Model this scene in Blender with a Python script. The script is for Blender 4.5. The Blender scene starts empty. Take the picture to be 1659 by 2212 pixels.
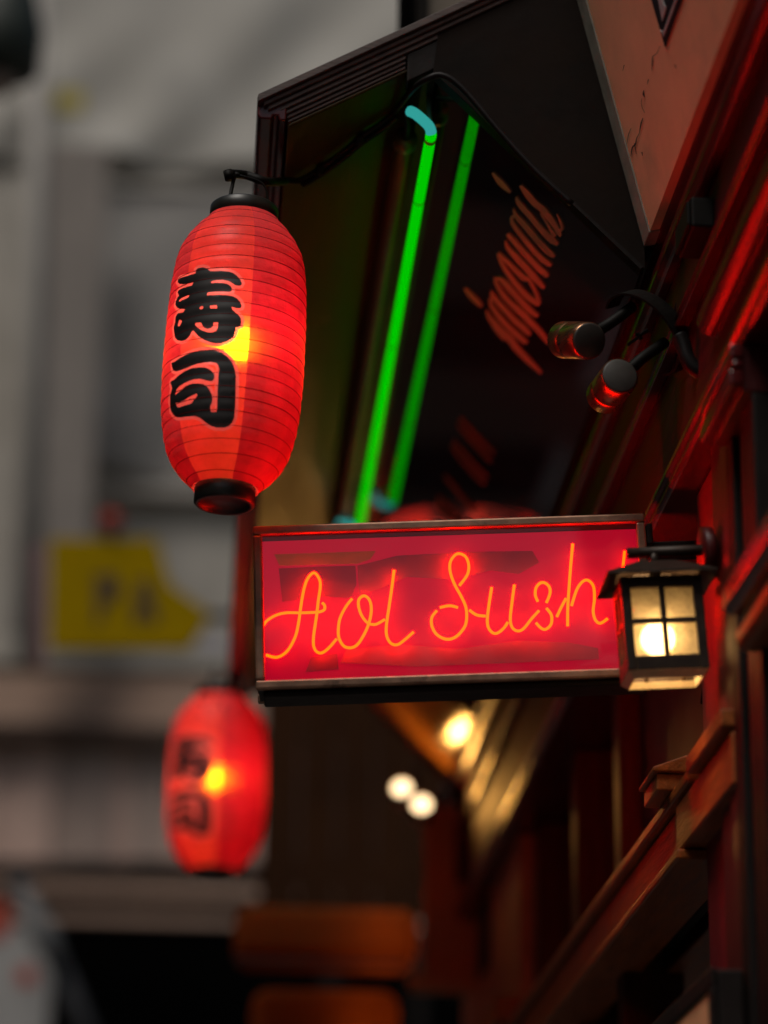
import bpy, math, random
from mathutils import Vector, Matrix
from mathutils.geometry import delaunay_2d_cdt
random.seed(7)
C = bpy.context.scene.collection
# ------------------------------------------------------------------ camera
EYE = 1.6                                   # camera height above the street (m)
PX_F, PCX, PCY = 5754.9, 829.5, 1106.0      # photo measured on a 1659 x 2212 grid
AF = Vector((-782, 3784, 10490)).normalized()          # street direction seen by the camera (right, down, forward)
AU = Vector((391, -29116, 10490)); AU = (AU - AU.dot(AF) * AF).normalized()
AR = AF.cross(AU)
cam = bpy.data.cameras.new('camera'); camo = bpy.data.objects.new('camera', cam); C.objects.link(camo)
right = Vector((AR[0], AF[0], AU[0])); down = Vector((AR[1], AF[1], AU[1])); fwd = Vector((AR[2], AF[2], AU[2]))
M = Matrix((right, -down, -fwd)).transposed().to_4x4(); M.translation = (0, 0, EYE)
camo.matrix_world = M
cam.sensor_fit = 'VERTICAL'; cam.sensor_height = 32; cam.sensor_width = 24
cam.lens = 32 * PX_F / 2212
cam.clip_start = .05; cam.clip_end = 500
cam.dof.use_dof = True; cam.dof.focus_distance = 4.84; cam.dof.aperture_fstop = 1.12; cam.dof.aperture_blades = 0
bpy.context.scene.camera = camo
# ------------------------------------------------------------------ world, sun, exposure
W = bpy.data.worlds.new('World'); bpy.context.scene.world = W; W.use_nodes = True
nt = W.node_tree; bg = nt.nodes['Background']
sky = nt.nodes.new('ShaderNodeTexSky'); sky.sky_type = 'NISHITA'; sky.sun_disc = False
SUN_EL, SUN_AZ = 58, 214
sky.sun_elevation = math.radians(SUN_EL); sky.sun_rotation = math.radians(SUN_AZ)
sky.dust_density = 4; sky.air_density = 1.5; sky.ozone_density = 1
nt.links.new(sky.outputs[0], bg.inputs[0]); bg.inputs[1].default_value = .04
sl = bpy.data.lights.new('sun', 'SUN'); sl.energy = 1.25; sl.angle = math.radians(25); sl.color = (1, .95, .88)
so = bpy.data.objects.new('sun', sl); C.objects.link(so)
sd = Vector((math.sin(math.radians(SUN_AZ)) * math.cos(math.radians(SUN_EL)), math.cos(math.radians(SUN_AZ)) * math.cos(math.radians(SUN_EL)), math.sin(math.radians(SUN_EL))))
so.rotation_euler = sd.to_track_quat('Z', 'Y').to_euler()
S = bpy.context.scene
S.view_settings.view_transform = 'Standard'; S.view_settings.look = 'None'; S.view_settings.exposure = 0; S.view_settings.gamma = 1
S.cycles.use_denoising = True; S.cycles.sample_clamp_indirect = 4; S.cycles.max_bounces = 10; S.cycles.transparent_max_bounces = 16
S.cycles.caustics_reflective = False; S.cycles.caustics_refractive = True

# ------------------------------------------------------------------ pixel helpers (a pixel is a direction; depth comes from the surface)
def ray(x, y):
    d = Vector((x - PCX, y - PCY, PX_F)); return Vector((d.dot(AR), d.dot(AF), d.dot(AU)))
def on_y(x, y, Y): w = ray(x, y); return w * (Y / w.y)
def on_x(x, y, X): w = ray(x, y); return w * (X / w.x)
def on_plane(x, y, p, n): w = ray(x, y); return w * (p.dot(n) / w.dot(n))
def zoom(ox, oy, s): return lambda q: ((ox + q[0] / s) / 1.8228, (oy + q[1] / s) / 1.8228)

# ------------------------------------------------------------------ materials
MATS = {}
def mat(name, base=(.5, .5, .5), rough=.6, metal=0, spec=.5, noise=0, scale=12, bump=0, bscale=60, emit=None, estr=0, stretch=(1, 1, 1), coat=0, dirt=None, dscale=4, dth=.55):
    if name in MATS: return MATS[name]
    m = bpy.data.materials.new(name); m.use_nodes = True; t = m.node_tree; N = t.nodes; L = t.links
    b = N['Principled BSDF']
    b.inputs['Base Color'].default_value = (*base, 1); b.inputs['Roughness'].default_value = rough; b.inputs['Metallic'].default_value = metal
    b.inputs['Specular IOR Level'].default_value = spec; b.inputs['Coat Weight'].default_value = coat; b.inputs['Coat Roughness'].default_value = .12
    tc = N.new('ShaderNodeTexCoord'); mp = N.new('ShaderNodeMapping'); mp.inputs['Scale'].default_value = stretch
    L.new(tc.outputs['Object'], mp.inputs[0])
    if noise:
        n = N.new('ShaderNodeTexNoise'); n.inputs['Scale'].default_value = scale; n.inputs['Detail'].default_value = 6; n.inputs['Roughness'].default_value = .65
        L.new(mp.outputs[0], n.inputs['Vector'])
        r = N.new('ShaderNodeValToRGB'); r.color_ramp.elements[0].position = .3; r.color_ramp.elements[1].position = .72
        r.color_ramp.elements[0].color = (*[c * (1 - noise) for c in base], 1); r.color_ramp.elements[1].color = (*[min(1, c * (1 + noise)) for c in base], 1)
        L.new(n.outputs[0], r.inputs[0]); out = r.outputs[0]
        if dirt:
            d = N.new('ShaderNodeTexNoise'); d.inputs['Scale'].default_value = dscale; d.inputs['Detail'].default_value = 9; d.inputs['Roughness'].default_value = .7
            L.new(mp.outputs[0], d.inputs['Vector'])
            dr = N.new('ShaderNodeValToRGB'); dr.color_ramp.elements[0].position = dth; dr.color_ramp.elements[1].position = dth + .12
            L.new(d.outputs[0], dr.inputs[0])
            mx = N.new('ShaderNodeMix'); mx.data_type = 'RGBA'; L.new(dr.outputs[0], mx.inputs[0]); L.new(out, mx.inputs[6]); mx.inputs[7].default_value = (*dirt, 1); out = mx.outputs[2]
        L.new(out, b.inputs['Base Color'])
        rr = N.new('ShaderNodeMapRange'); rr.inputs[3].default_value = rough * .75; rr.inputs[4].default_value = min(1, rough * 1.3)
        L.new(n.outputs[0], rr.inputs[0]); L.new(rr.outputs[0], b.inputs['Roughness'])
    if bump:
        n2 = N.new('ShaderNodeTexNoise'); n2.inputs['Scale'].default_value = bscale; n2.inputs['Detail'].default_value = 4
        L.new(mp.outputs[0], n2.inputs['Vector'])
        bp = N.new('ShaderNodeBump'); bp.inputs['Strength'].default_value = bump; bp.inputs['Distance'].default_value = .004
        L.new(n2.outputs[0], bp.inputs['Height']); L.new(bp.outputs[0], b.inputs['Normal'])
    if emit:
        b.inputs['Emission Color'].default_value = (*emit, 1); b.inputs['Emission Strength'].default_value = estr
    MATS[name] = m; return m
def emitter(name, col, strength):
    m = bpy.data.materials.new(name); m.use_nodes = True; t = m.node_tree; t.nodes.remove(t.nodes['Principled BSDF'])
    e = t.nodes.new('ShaderNodeEmission'); e.inputs[0].default_value = (*col, 1); e.inputs[1].default_value = strength
    t.links.new(e.outputs[0], t.nodes['Material Output'].inputs[0]); MATS[name] = m; return m
def paper(name, trans, refl, fwd_col=None, fwd_w=.1, frough=.42, see=0, grain=.25, gscale=40, strips=None, gloss=.04):
    """thin lit sheet: reflects, scatters light through and lets some of it straight on"""
    m = bpy.data.materials.new(name); m.use_nodes = True; t = m.node_tree; N = t.nodes; L = t.links
    N.remove(N['Principled BSDF']); out = N['Material Output']
    tc = N.new('ShaderNodeTexCoord')
    n = N.new('ShaderNodeTexNoise'); n.inputs['Scale'].default_value = gscale; n.inputs['Detail'].default_value = 7; n.inputs['Roughness'].default_value = .7
    L.new(tc.outputs['Object'], n.inputs['Vector'])
    mr = N.new('ShaderNodeMapRange'); mr.inputs[1].default_value = .3; mr.inputs[2].default_value = .7; mr.inputs[3].default_value = 1 - grain; mr.inputs[4].default_value = 1 + grain * .5
    L.new(n.outputs[0], mr.inputs[0]); fac = mr.outputs[0]
    bn = N.new('ShaderNodeTexNoise'); bn.inputs['Scale'].default_value = 70; bn.inputs['Detail'].default_value = 5; L.new(tc.outputs['Object'], bn.inputs['Vector'])
    bm = N.new('ShaderNodeBump'); bm.inputs['Strength'].default_value = .9; bm.inputs['Distance'].default_value = .002; L.new(bn.outputs[0], bm.inputs['Height'])
    def tint(col, f):
        v = N.new('ShaderNodeVectorMath'); v.operation = 'SCALE'; v.inputs[0].default_value = col; L.new(f, v.inputs['Scale']); return v.outputs[0]
    tr = N.new('ShaderNodeBsdfTranslucent'); df = N.new('ShaderNodeBsdfDiffuse'); df.inputs[0].default_value = (*refl, 1)
    f2 = fac; lay = None
    if strips:                                # sheets of paper overlap along the seams: two layers pass less light
        sp = N.new('ShaderNodeSeparateXYZ'); L.new(tc.outputs['Object'], sp.inputs[0])
        at = N.new('ShaderNodeMath'); at.operation = 'ARCTAN2'; L.new(sp.outputs[0], at.inputs[0]); neg = N.new('ShaderNodeMath'); neg.operation = 'MULTIPLY'; neg.inputs[1].default_value = -1
        L.new(sp.outputs[1], neg.inputs[0]); L.new(neg.outputs[0], at.inputs[1])
        rp = N.new('ShaderNodeValToRGB'); rp.color_ramp.interpolation = 'CONSTANT'
        nm = N.new('ShaderNodeMapRange'); nm.inputs[1].default_value = -math.pi; nm.inputs[2].default_value = math.pi; L.new(at.outputs[0], nm.inputs[0]); L.new(nm.outputs[0], rp.inputs[0])
        el = rp.color_ramp.elements
        el[0].position = 0; el[0].color = (strips[0][1],) * 3 + (1,); el[1].position = (strips[1][0] + 180) / 360; el[1].color = (strips[1][1],) * 3 + (1,)
        for a, v in strips[2:]:
            e = el.new((a + 180) / 360); e.color = (v, v, v, 1)
        lay = rp.outputs[0]
        mm = N.new('ShaderNodeMath'); mm.operation = 'MULTIPLY'; L.new(fac, mm.inputs[0]); L.new(lay, mm.inputs[1]); f2 = mm.outputs[0]
    if lay:
        mz_ = N.new('ShaderNodeMapRange'); mz_.inputs[1].default_value = .6; mz_.inputs[2].default_value = .95; L.new(lay, mz_.inputs[0])
        mc_ = N.new('ShaderNodeMix'); mc_.data_type = 'RGBA'; L.new(mz_.outputs[0], mc_.inputs[0]); mc_.inputs[6].default_value = (*trans, 1); mc_.inputs[7].default_value = (trans[0], trans[1] + .032, trans[2] + .012, 1)
        sv = N.new('ShaderNodeVectorMath'); sv.operation = 'SCALE'; L.new(mc_.outputs[2], sv.inputs[0]); L.new(f2, sv.inputs['Scale']); L.new(sv.outputs[0], tr.inputs[0])
    else: L.new(tint(trans, f2), tr.inputs[0])
    a = N.new('ShaderNodeAddShader'); L.new(tr.outputs[0], a.inputs[0]); L.new(df.outputs[0], a.inputs[1]); sh = a.outputs[0]; L.new(bm.outputs[0], df.inputs['Normal']); L.new(bm.outputs[0], tr.inputs['Normal'])
    if fwd_col:
        rf = N.new('ShaderNodeBsdfRefraction'); rf.inputs['IOR'].default_value = 1.28; rf.inputs['Roughness'].default_value = frough; rf.inputs[0].default_value = (*fwd_col, 1)
        mx = N.new('ShaderNodeMixShader'); L.new(sh, mx.inputs[1]); L.new(rf.outputs[0], mx.inputs[2])
        if lay:
            lm = N.new('ShaderNodeMath'); lm.operation = 'POWER'; L.new(lay, lm.inputs[0]); lm.inputs[1].default_value = 3
            lk = N.new('ShaderNodeMath'); lk.operation = 'MULTIPLY'; L.new(lm.outputs[0], lk.inputs[0]); lk.inputs[1].default_value = fwd_w; L.new(lk.outputs[0], mx.inputs[0])
        else: mx.inputs[0].default_value = fwd_w
        sh = mx.outputs[0]
    if see:
        tp = N.new('ShaderNodeBsdfTransparent'); tp.inputs[0].default_value = (1, .95, .82, 1)
        mx = N.new('ShaderNodeMixShader'); mx.inputs[0].default_value = see; L.new(sh, mx.inputs[1]); L.new(tp.outputs[0], mx.inputs[2]); sh = mx.outputs[0]
    if gloss:
        g = N.new('ShaderNodeBsdfGlossy'); g.inputs['Roughness'].default_value = .35; g.inputs[0].default_value = (1, 1, 1, 1)
        mx = N.new('ShaderNodeMixShader'); mx.inputs[0].default_value = gloss; L.new(sh, mx.inputs[1]); L.new(g.outputs[0], mx.inputs[2]); sh = mx.outputs[0]
    L.new(sh, out.inputs[0]); MATS[name] = m; return m
def glass_pane(name, dust=(.35, .3, .3), amt=.10, gl=.07):
    """clear pane with smears of dust and a faint reflection"""
    m = bpy.data.materials.new(name); m.use_nodes = True; t = m.node_tree; N = t.nodes; L = t.links
    N.remove(N['Principled BSDF']); out = N['Material Output']
    tc = N.new('ShaderNodeTexCoord'); mp = N.new('ShaderNodeMapping'); mp.inputs['Scale'].default_value = (1, 1, 2.2); L.new(tc.outputs['Object'], mp.inputs[0])
    n = N.new('ShaderNodeTexNoise'); n.inputs['Scale'].default_value = 5; n.inputs['Detail'].default_value = 8; n.inputs['Roughness'].default_value = .6; n.inputs['Distortion'].default_value = 1.2; L.new(mp.outputs[0], n.inputs['Vector'])
    mr = N.new('ShaderNodeMapRange'); mr.inputs[1].default_value = .42; mr.inputs[2].default_value = .66; mr.inputs[3].default_value = amt * .25; mr.inputs[4].default_value = amt * 1.6; L.new(n.outputs[0], mr.inputs[0])
    tp = N.new('ShaderNodeBsdfTransparent'); g = N.new('ShaderNodeBsdfGlossy'); g.inputs['Roughness'].default_value = .03
    d = N.new('ShaderNodeBsdfDiffuse'); d.inputs[0].default_value = (*dust, 1); tl = N.new('ShaderNodeBsdfTranslucent'); tl.inputs[0].default_value = (*dust, 1)
    ad = N.new('ShaderNodeAddShader'); L.new(d.outputs[0], ad.inputs[0]); L.new(tl.outputs[0], ad.inputs[1])
    m1 = N.new('ShaderNodeMixShader'); L.new(mr.outputs[0], m1.inputs[0]); L.new(tp.outputs[0], m1.inputs[1]); L.new(ad.outputs[0], m1.inputs[2])
    m2 = N.new('ShaderNodeMixShader'); m2.inputs[0].default_value = gl; L.new(m1.outputs[0], m2.inputs[1]); L.new(g.outputs[0], m2.inputs[2])
    L.new(m2.outputs[0], out.inputs[0]); MATS[name] = m; return m

wood = mat('dark_red_painted_wood', (.085, .006, .007), .24, spec=.6, noise=.3, scale=9, bump=.10, bscale=45, stretch=(8, .7, 8))
woodv = mat('dark_red_painted_upright', (.07, .006, .006), .36, spec=.35, noise=.35, scale=9, bump=.35, bscale=30, stretch=(8, 8, .7))
woodf = mat('flat_dark_red_board', (.055, .006, .006), .55, spec=.15, noise=.35, scale=9, bump=.25, bscale=30, stretch=(8, .7, 8))
dmul = mat('dark_mullion_wood', (.07, .018, .005), .5, spec=.15, noise=.35, scale=9, bump=.2, bscale=30, stretch=(6, 6, .8))
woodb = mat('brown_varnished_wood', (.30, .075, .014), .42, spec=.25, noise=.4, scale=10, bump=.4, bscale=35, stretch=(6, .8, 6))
blackw = mat('near_black_wood', (.008, .005, .004), .55, spec=.2, noise=.4, scale=10, bump=.3, bscale=40)
soffit = mat('brown_soffit_board', (.055, .034, .006), .45, spec=.2, noise=.4, scale=6, bump=.25, bscale=25, stretch=(4, .8, 4), dirt=(.03, .015, .01), dscale=5, dth=.6)
verge = mat('grey_brown_ridged_moulding', (.095, .068, .062), .6, noise=.4, scale=20, bump=.3, bscale=60, stretch=(.6, 4, 4))
gloss_black = mat('glossy_black_panel', (.034, .007, .005), .035, spec=.9, noise=.3, scale=3, bump=.02, bscale=5)
_b = gloss_black.node_tree.nodes['Principled BSDF']; _b.inputs['Coat Weight'].default_value = 1; _b.inputs['Coat IOR'].default_value = 1.7; _b.inputs['Coat Roughness'].default_value = .03
orange_paint = mat('orange_lettering_paint', (.95, .44, .28), .55, noise=.12, scale=30)
endm = mat('dark_end_board', (.011, .006, .004), .7, spec=.1, noise=.35, scale=7, bump=.3, bscale=30, dirt=(.006, .004, .003), dscale=3)
cream = mat('peach_cream_render', (.90, .48, .27), .8, noise=.07, scale=7, bump=.08, bscale=120, dirt=(.74, .40, .235), dscale=2.2, dth=.52)  # warm light on this fascia is put into the peach base
greyshade = mat('grey_shaded_edge', (.27, .25, .2), .85, noise=.25, scale=14, bump=.3, bscale=70)  # shade along the fascia's far end is put into this grey
black_paint = mat('black_paint', (.012, .010, .013), .5, noise=.3, scale=20)
white_paint = mat('worn_white_paint', (.5, .46, .45), .6, noise=.2, scale=30)
crackm = mat('dark_crack', (.05, .02, .012), .9)
black_metal = mat('black_metal', (.007, .006, .005), .55, spec=.15, noise=.3, scale=25)
grey_cap = mat('matt_grey_cap', (.05, .046, .04), .55, noise=.2, scale=40)
copper = mat('brushed_copper_brown_metal', (.34, .17, .09), .28, metal=.9, noise=.25, scale=20, stretch=(1, 1, 8))
rubber = mat('black_cable_rubber', (.007, .005, .005), .5, spec=.25, noise=.2, scale=30)
bronze = mat('worn_bronze_frame', (.30, .17, .11), .42, metal=.55, noise=.4, scale=16, bump=.3, bscale=45, dirt=(.06, .035, .025), dscale=9, dth=.57)
boxblack = mat('black_sign_box', (.012, .008, .007), .55, spec=.2, noise=.35, scale=14, bump=.25, bscale=50)
lampmetal = mat('dark_brown_lamp_metal', (.035, .022, .015), .45, metal=.4, noise=.35, scale=30, bump=.2, bscale=90)
lampcream = mat('cream_enamel_lip', (.75, .62, .38), .5, noise=.15, scale=30, dirt=(.22, .09, .02), dscale=35, dth=.62)
capm = mat('black_lacquer_ring', (.016, .017, .014), .38, noise=.3, scale=30, stretch=(1, 1, .3))
conduitm = mat('brown_conduit', (.11, .06, .025), .35, metal=.3, noise=.3, scale=8)
ink = mat('black_ink', (.009, .006, .006), .55, noise=.3, scale=30)
ribm = mat('dark_red_rib', (.17, .004, .006), .8, spec=.1)
SEAM = [(-180, .55), (-48, .95), (11, .50), (27, .58), (60, .50), (110, .8)]
paper_red = paper('red_lantern_paper', (.47, .004, .022), (.46, .065, .065), (1, .26, .0), .34, .75, strips=SEAM, grain=.42, gscale=26, gloss=.012)
paper_pink = paper('pale_pink_print_border', (.36, .05, .045), (.45, .16, .15), (1, .3, .1), .02, .4, grain=.1)
frosted = paper('frosted_cream_glass', (.20, .18, .125), (.22, .195, .14), see=.34, grain=.6, gscale=150)
bulb_lantern = emitter('warm_bulb_light', (1, .62, .34), 95)
bulb_wall = emitter('wall_lantern_bulb_light', (1, .62, .28), 58)
bulb_spot = emitter('spotlight_bulb_light', (1, .70, .38), 3.2)
neon_green = emitter('green_neon_light', (.0, .55, .0), 1.0)
neon_green_end = emitter('blue_green_electrode_glow', (.03, .33, .30), 1.0)
neon_red = emitter('red_orange_neon_light', (1, .0048, .0), 64)
signback = mat('glowing_red_sign_backing', (.040, .001, .004), .5, spec=.1, noise=.45, scale=5, bump=.2, bscale=40, emit=(.9, 0, .036), estr=.42)  # glow added to the backing for the red field behind the tubes
signglass = glass_pane('dusty_sign_glass', amt=.03, gl=.032)

# ------------------------------------------------------------------ object helpers (design coords are relative to the eye; EYE is added here)
UP = Vector((0, 0, EYE))
def tag(o, label, cat, group=None):
    o['label'] = label; o['category'] = cat
    if group: o['group'] = group
    return o
def thing(name, label, cat, loc=(0, 0, 0), group=None, rot=None):
    o = bpy.data.objects.new(name, None); C.objects.link(o); o.location = Vector(loc) + UP; o.empty_display_size = .1
    if rot: o.rotation_euler = rot
    return tag(o, label, cat, group)
def mesh(name, vs, fs, m, parent=None, smooth=False, local=False, label=None):
    base = Vector((0, 0, 0)) if local else (-UP if parent is None else (Vector(ROOT(parent).location) - UP))
    if parent is None and not local: vs = [Vector(v) + UP for v in vs]
    elif not local: vs = [Vector(v) - base for v in vs]
    me = bpy.data.meshes.new(name); me.from_pydata([tuple(v) for v in vs], [], fs); me.update()
    if smooth:
        for p in me.polygons: p.use_smooth = True
    me.materials.append(m)
    o = bpy.data.objects.new(name, me); C.objects.link(o)
    if parent: o.parent = parent
    if label: o['label'] = label
    return o
def ROOT(o):
    while o.parent: o = o.parent
    return o
BF = [(0, 3, 2, 1), (4, 5, 6, 7), (0, 1, 5, 4), (1, 2, 6, 5), (2, 3, 7, 6), (3, 0, 4, 7)]
def bev(o, w=.003, seg=2):
    md = o.modifiers.new('bevel', 'BEVEL'); md.width = w; md.segments = seg; md.limit_method = 'ANGLE'; return o
def box(name, x, y, z, m, parent=None, b=.003, local=False, label=None):
    vs = [Vector(p) for p in ((x[0], y[0], z[0]), (x[1], y[0], z[0]), (x[1], y[1], z[0]), (x[0], y[1], z[0]), (x[0], y[0], z[1]), (x[1], y[0], z[1]), (x[1], y[1], z[1]), (x[0], y[1], z[1]))]
    o = mesh(name, vs, BF, m, parent, local=local, label=label)
    return bev(o, b) if b else o
def prism(name, prof, y0, y1, m, parent=None, b=0, smooth=False, local=False):
    """section (x, z) drawn out along the street"""
    n = len(prof); a = sum(prof[i][0] * prof[(i + 1) % n][1] - prof[(i + 1) % n][0] * prof[i][1] for i in range(n))
    if a < 0: prof = prof[::-1]
    vs = [Vector((p[0], y0, p[1])) for p in prof] + [Vector((p[0], y1, p[1])) for p in prof]
    fs = [tuple(range(n)), tuple(range(2 * n - 1, n - 1, -1))] + [(i, i + n, (i + 1) % n + n, (i + 1) % n) for i in range(n)]
    o = mesh(name, vs, fs, m, parent, local=local)
    return bev(o, b) if b else o
def plate(name, pts, thick, m, parent=None, local=False, b=0):
    """flat polygon (3-D points, one plane) given a thickness vector"""
    n = len(pts); vs = [Vector(p) for p in pts] + [Vector(p) + thick for p in pts]
    nrm = Vector((0, 0, 0))
    for i in range(n): nrm += Vector(pts[i]).cross(Vector(pts[(i + 1) % n]))
    fs = [tuple(range(n)), tuple(range(2 * n - 1, n - 1, -1))] + [(i, i + n, (i + 1) % n + n, (i + 1) % n) for i in range(n)]
    if nrm.dot(thick) > 0: fs = [f[::-1] for f in fs]
    o = mesh(name, vs, fs, m, parent, local=local)
    return bev(o, b) if b else o
def catmull(P, n=6):
    P = [Vector(p) for p in P]; out = []
    for i in range(len(P) - 1):
        p0 = P[max(i - 1, 0)]; p1 = P[i]; p2 = P[i + 1]; p3 = P[min(i + 2, len(P) - 1)]
        for k in range(n):
            t = k / n; out.append(.5 * ((2 * p1) + (p2 - p0) * t + (2 * p0 - 5 * p1 + 4 * p2 - p3) * t * t + (3 * p1 - p0 - 3 * p2 + p3) * t ** 3))
    out.append(P[-1]); return out
def tube(name, pts, r, m, parent=None, seg=10, local=False, caps=True, rads=None):
    pts = [Vector(p) for p in pts]; n = len(pts); vs = []; fs = []
    prev = None
    for i, p in enumerate(pts):
        t = (pts[min(i + 1, n - 1)] - pts[max(i - 1, 0)]).normalized()
        if prev is None: a = t.orthogonal().normalized()
        else: a = (prev - prev.dot(t) * t).normalized()
        prev = a; b = t.cross(a); rr = rads[i] if rads else r
        for k in range(seg):
            th = 2 * math.pi * k / seg; vs.append(p + a * (rr * math.cos(th)) + b * (rr * math.sin(th)))
    for i in range(n - 1):
        for k in range(seg):
            k2 = (k + 1) % seg; fs.append((i * seg + k, i * seg + k2, (i + 1) * seg + k2, (i + 1) * seg + k))
    if caps: fs.append(tuple(range(seg))[::-1]); fs.append(tuple(range((n - 1) * seg, n * seg)))
    return mesh(name, vs, fs, m, parent, smooth=True, local=local)
def lathe(name, prof, m, parent=None, seg=48, local=True, c=(0, 0, 0), smooth=True, axis=None):
    """prof: (radius, height) turned about the z axis (or another axis)"""
    vs = []; fs = []; q = Vector((0, 0, 1)).rotation_difference(Vector(axis)) if axis else None
    for r, z in prof:
        for k in range(seg):
            th = 2 * math.pi * k / seg; v = Vector((r * math.cos(th), r * math.sin(th), z))
            vs.append((q @ v if q else v) + Vector(c))
    for i in range(len(prof) - 1):
        for k in range(seg):
            k2 = (k + 1) % seg; fs.append((i * seg + k, i * seg + k2, (i + 1) * seg + k2, (i + 1) * seg + k))
    return mesh(name, vs, fs, m, parent, smooth=smooth, local=local)
def copy_tree(o, parent=None):
    c = o.copy(); C.objects.link(c); c.parent = parent
    for ch in list(o.children): copy_tree(ch, c)
    return c
def inside(x, y, P):
    r = False; j = len(P) - 1
    for i in range(len(P)):
        xi, yi = P[i]; xj, yj = P[j]
        if (yi > y) != (yj > y) and x < (xj - xi) * (y - yi) / (yj - yi) + xi: r = not r
        j = i
    return r
def strokes_to_polys(strokes):
    polys = []
    for st in strokes:
        pts = catmull([(p[0], p[1], p[2]) for p in st], 4); Lp = []; Rp = []
        for i, p in enumerate(pts):
            t = (pts[min(i + 1, len(pts) - 1)] - pts[max(i - 1, 0)]); t.z = 0
            if t.length < 1e-6: continue
            t.normalize(); nrm = Vector((-t.y, t.x, 0)); h = max(4, p.z * .86) * .5
            Lp.append((p.x + nrm.x * h, p.y + nrm.y * h)); Rp.append((p.x - nrm.x * h, p.y - nrm.y * h))
        polys.append(Lp + Rp[::-1])
    return polys
def fill_polys(polys):
    """one clean triangulated sheet that covers the union of the polygons"""
    vc = []; ed = []
    for P in polys:
        k = len(vc); vc += [Vector(p) for p in P]; ed += [(k + i, k + (i + 1) % len(P)) for i in range(len(P))]
    v, e, f, *_ = delaunay_2d_cdt(vc, ed, [], 0, 1e-4)
    out = []
    for t in f:
        cx = sum(v[i].x for i in t) / 3; cy = sum(v[i].y for i in t) / 3
        if any(inside(cx, cy, P) for P in polys): out.append(tuple(t))
    return v, out

# ================================================================== THE SETTING
g = box('road', (-30, 40), (-30, 60), (-EYE - .3, -EYE), mat('pale_setts', (.17, .155, .14), .85, noise=.3, scale=3, bump=.4, bscale=80), b=0); g['kind'] = 'structure'
g = box('pavement', (.2, 2.2), (-12, 10.9), (-EYE + .002, -EYE + .13), mat('paving', (.2, .19, .18), .85, noise=.2, scale=2, bump=.3), b=.01); g['kind'] = 'structure'

# ---------------- shopfront of the restaurant (runs along the street on the right)
shop = thing('restaurant_shopfront', 'dark red wooden restaurant shopfront carrying the neon sign and wall lantern', 'shopfront', (1.0, 4.2, -EYE))
YN, YF = 2.3, 8.9
prism('cornice_moulding', [(.95, 2.235), (.80, 2.235), (.797, 2.222), (.781, 2.166), (.781, 2.145), (.797, 2.125), (.797, 2.118), (.781, 2.095), (.781, 2.074), (.793, 2.064), (.95, 2.064)], YN, YF, wood, shop, b=.004)
prism('frieze_board', [(.95, 2.061), (.812, 2.061), (.812, 1.962), (.95, 1.962)], YN, YF, woodf, shop, b=.002)
prism('bead_moulding', [(.95, 1.960), (.806, 1.960), (.798, 1.951), (.806, 1.946), (.798, 1.938), (.80, 1.930), (.95, 1.930)], YN, YF, wood, shop, b=.002)
prism('frieze_panel', [(.95, 1.928), (.822, 1.928), (.822, 1.735), (.95, 1.735)], YN, YF, woodf, shop, b=.002)
prism('architrave_moulding', [(.95, 1.733), (.812, 1.733), (.80, 1.712), (.80, 1.704), (.808, 1.698), (.806, 1.685), (.814, 1.679), (.95, 1.679)], YN, YF, wood, shop, b=.002)
def arc(cx, cz, r, a0, a1, n=10): return [(cx + r * math.cos(math.radians(a0 + (a1 - a0) * i / n)), cz + r * math.sin(math.radians(a0 + (a1 - a0) * i / n))) for i in range(n + 1)]
prism('torus_moulding', arc(.815, 1.832, .026, 80, 280) + [(.8215, 1.80), (.8215, 1.862)], YN, 4.06, wood, shop)
cap = box('capital_block', (.806, .95), (3.80, 4.04), (1.60, 1.677), woodv, shop, b=.002)
for i, (x0, z0, z1) in enumerate(((.788, 1.652, 1.676), (.792, 1.636, 1.648), (.786, 1.606, 1.632))):
    box('capital_ridge', (x0, .808), (3.79, 4.045), (z0, z1), wood, cap, b=.004)
box('pilaster', (.86, .98), (4.245, 4.48), (-EYE, 1.676), mat('red_lit_pilaster', (.20, .010, .016), .4, spec=.35, noise=.3, scale=12, bump=.3, bscale=40, stretch=(8, 8, .7)), shop, b=.004, label='pilaster face washed with red light beside the lamp')  # the sign's red light is put into this pilaster's base colour
box('pilaster_trim', (.842, .98), (4.125, 4.243), (-EYE, 1.676), woodv, shop, b=.003)
box('pilaster_trim', (.833, .98), (4.045, 4.123), (-EYE, 1.676), woodv, shop, b=.003)
box('door_post', (.826, .98), (3.985, 4.043), (-EYE, 1.598), blackw, shop, b=.004)
box('door_post', (.838, .98), (3.90, 3.983), (-EYE, 1.598), woodv, shop, b=.004)
box('door_post', (.822, .98), (3.80, 3.898), (-EYE, 1.598), blackw, shop, b=.004)
box('door_panel', (.85, .98), (2.3, 3.798), (-EYE, 1.72), woodv, shop, b=.004)
# near transom mouldings, right of the post
prism('transom_moulding', [(.849, 1.325), (.80, 1.325), (.785, 1.305), (.785, 1.272), (.80, 1.262), (.849, 1.262)], 2.3, 3.90, wood, shop, b=.003)
prism('transom_bead', [(.849, 1.258), (.812, 1.258), (.806, 1.250), (.812, 1.244), (.849, 1.244)], 2.3, 3.86, wood, shop, b=.001)
prism('transom_roll', arc(.812, 1.205, .022, 80, 280) + [(.849, 1.18), (.849, 1.23)], 2.3, 3.83, woodb, shop)
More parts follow.
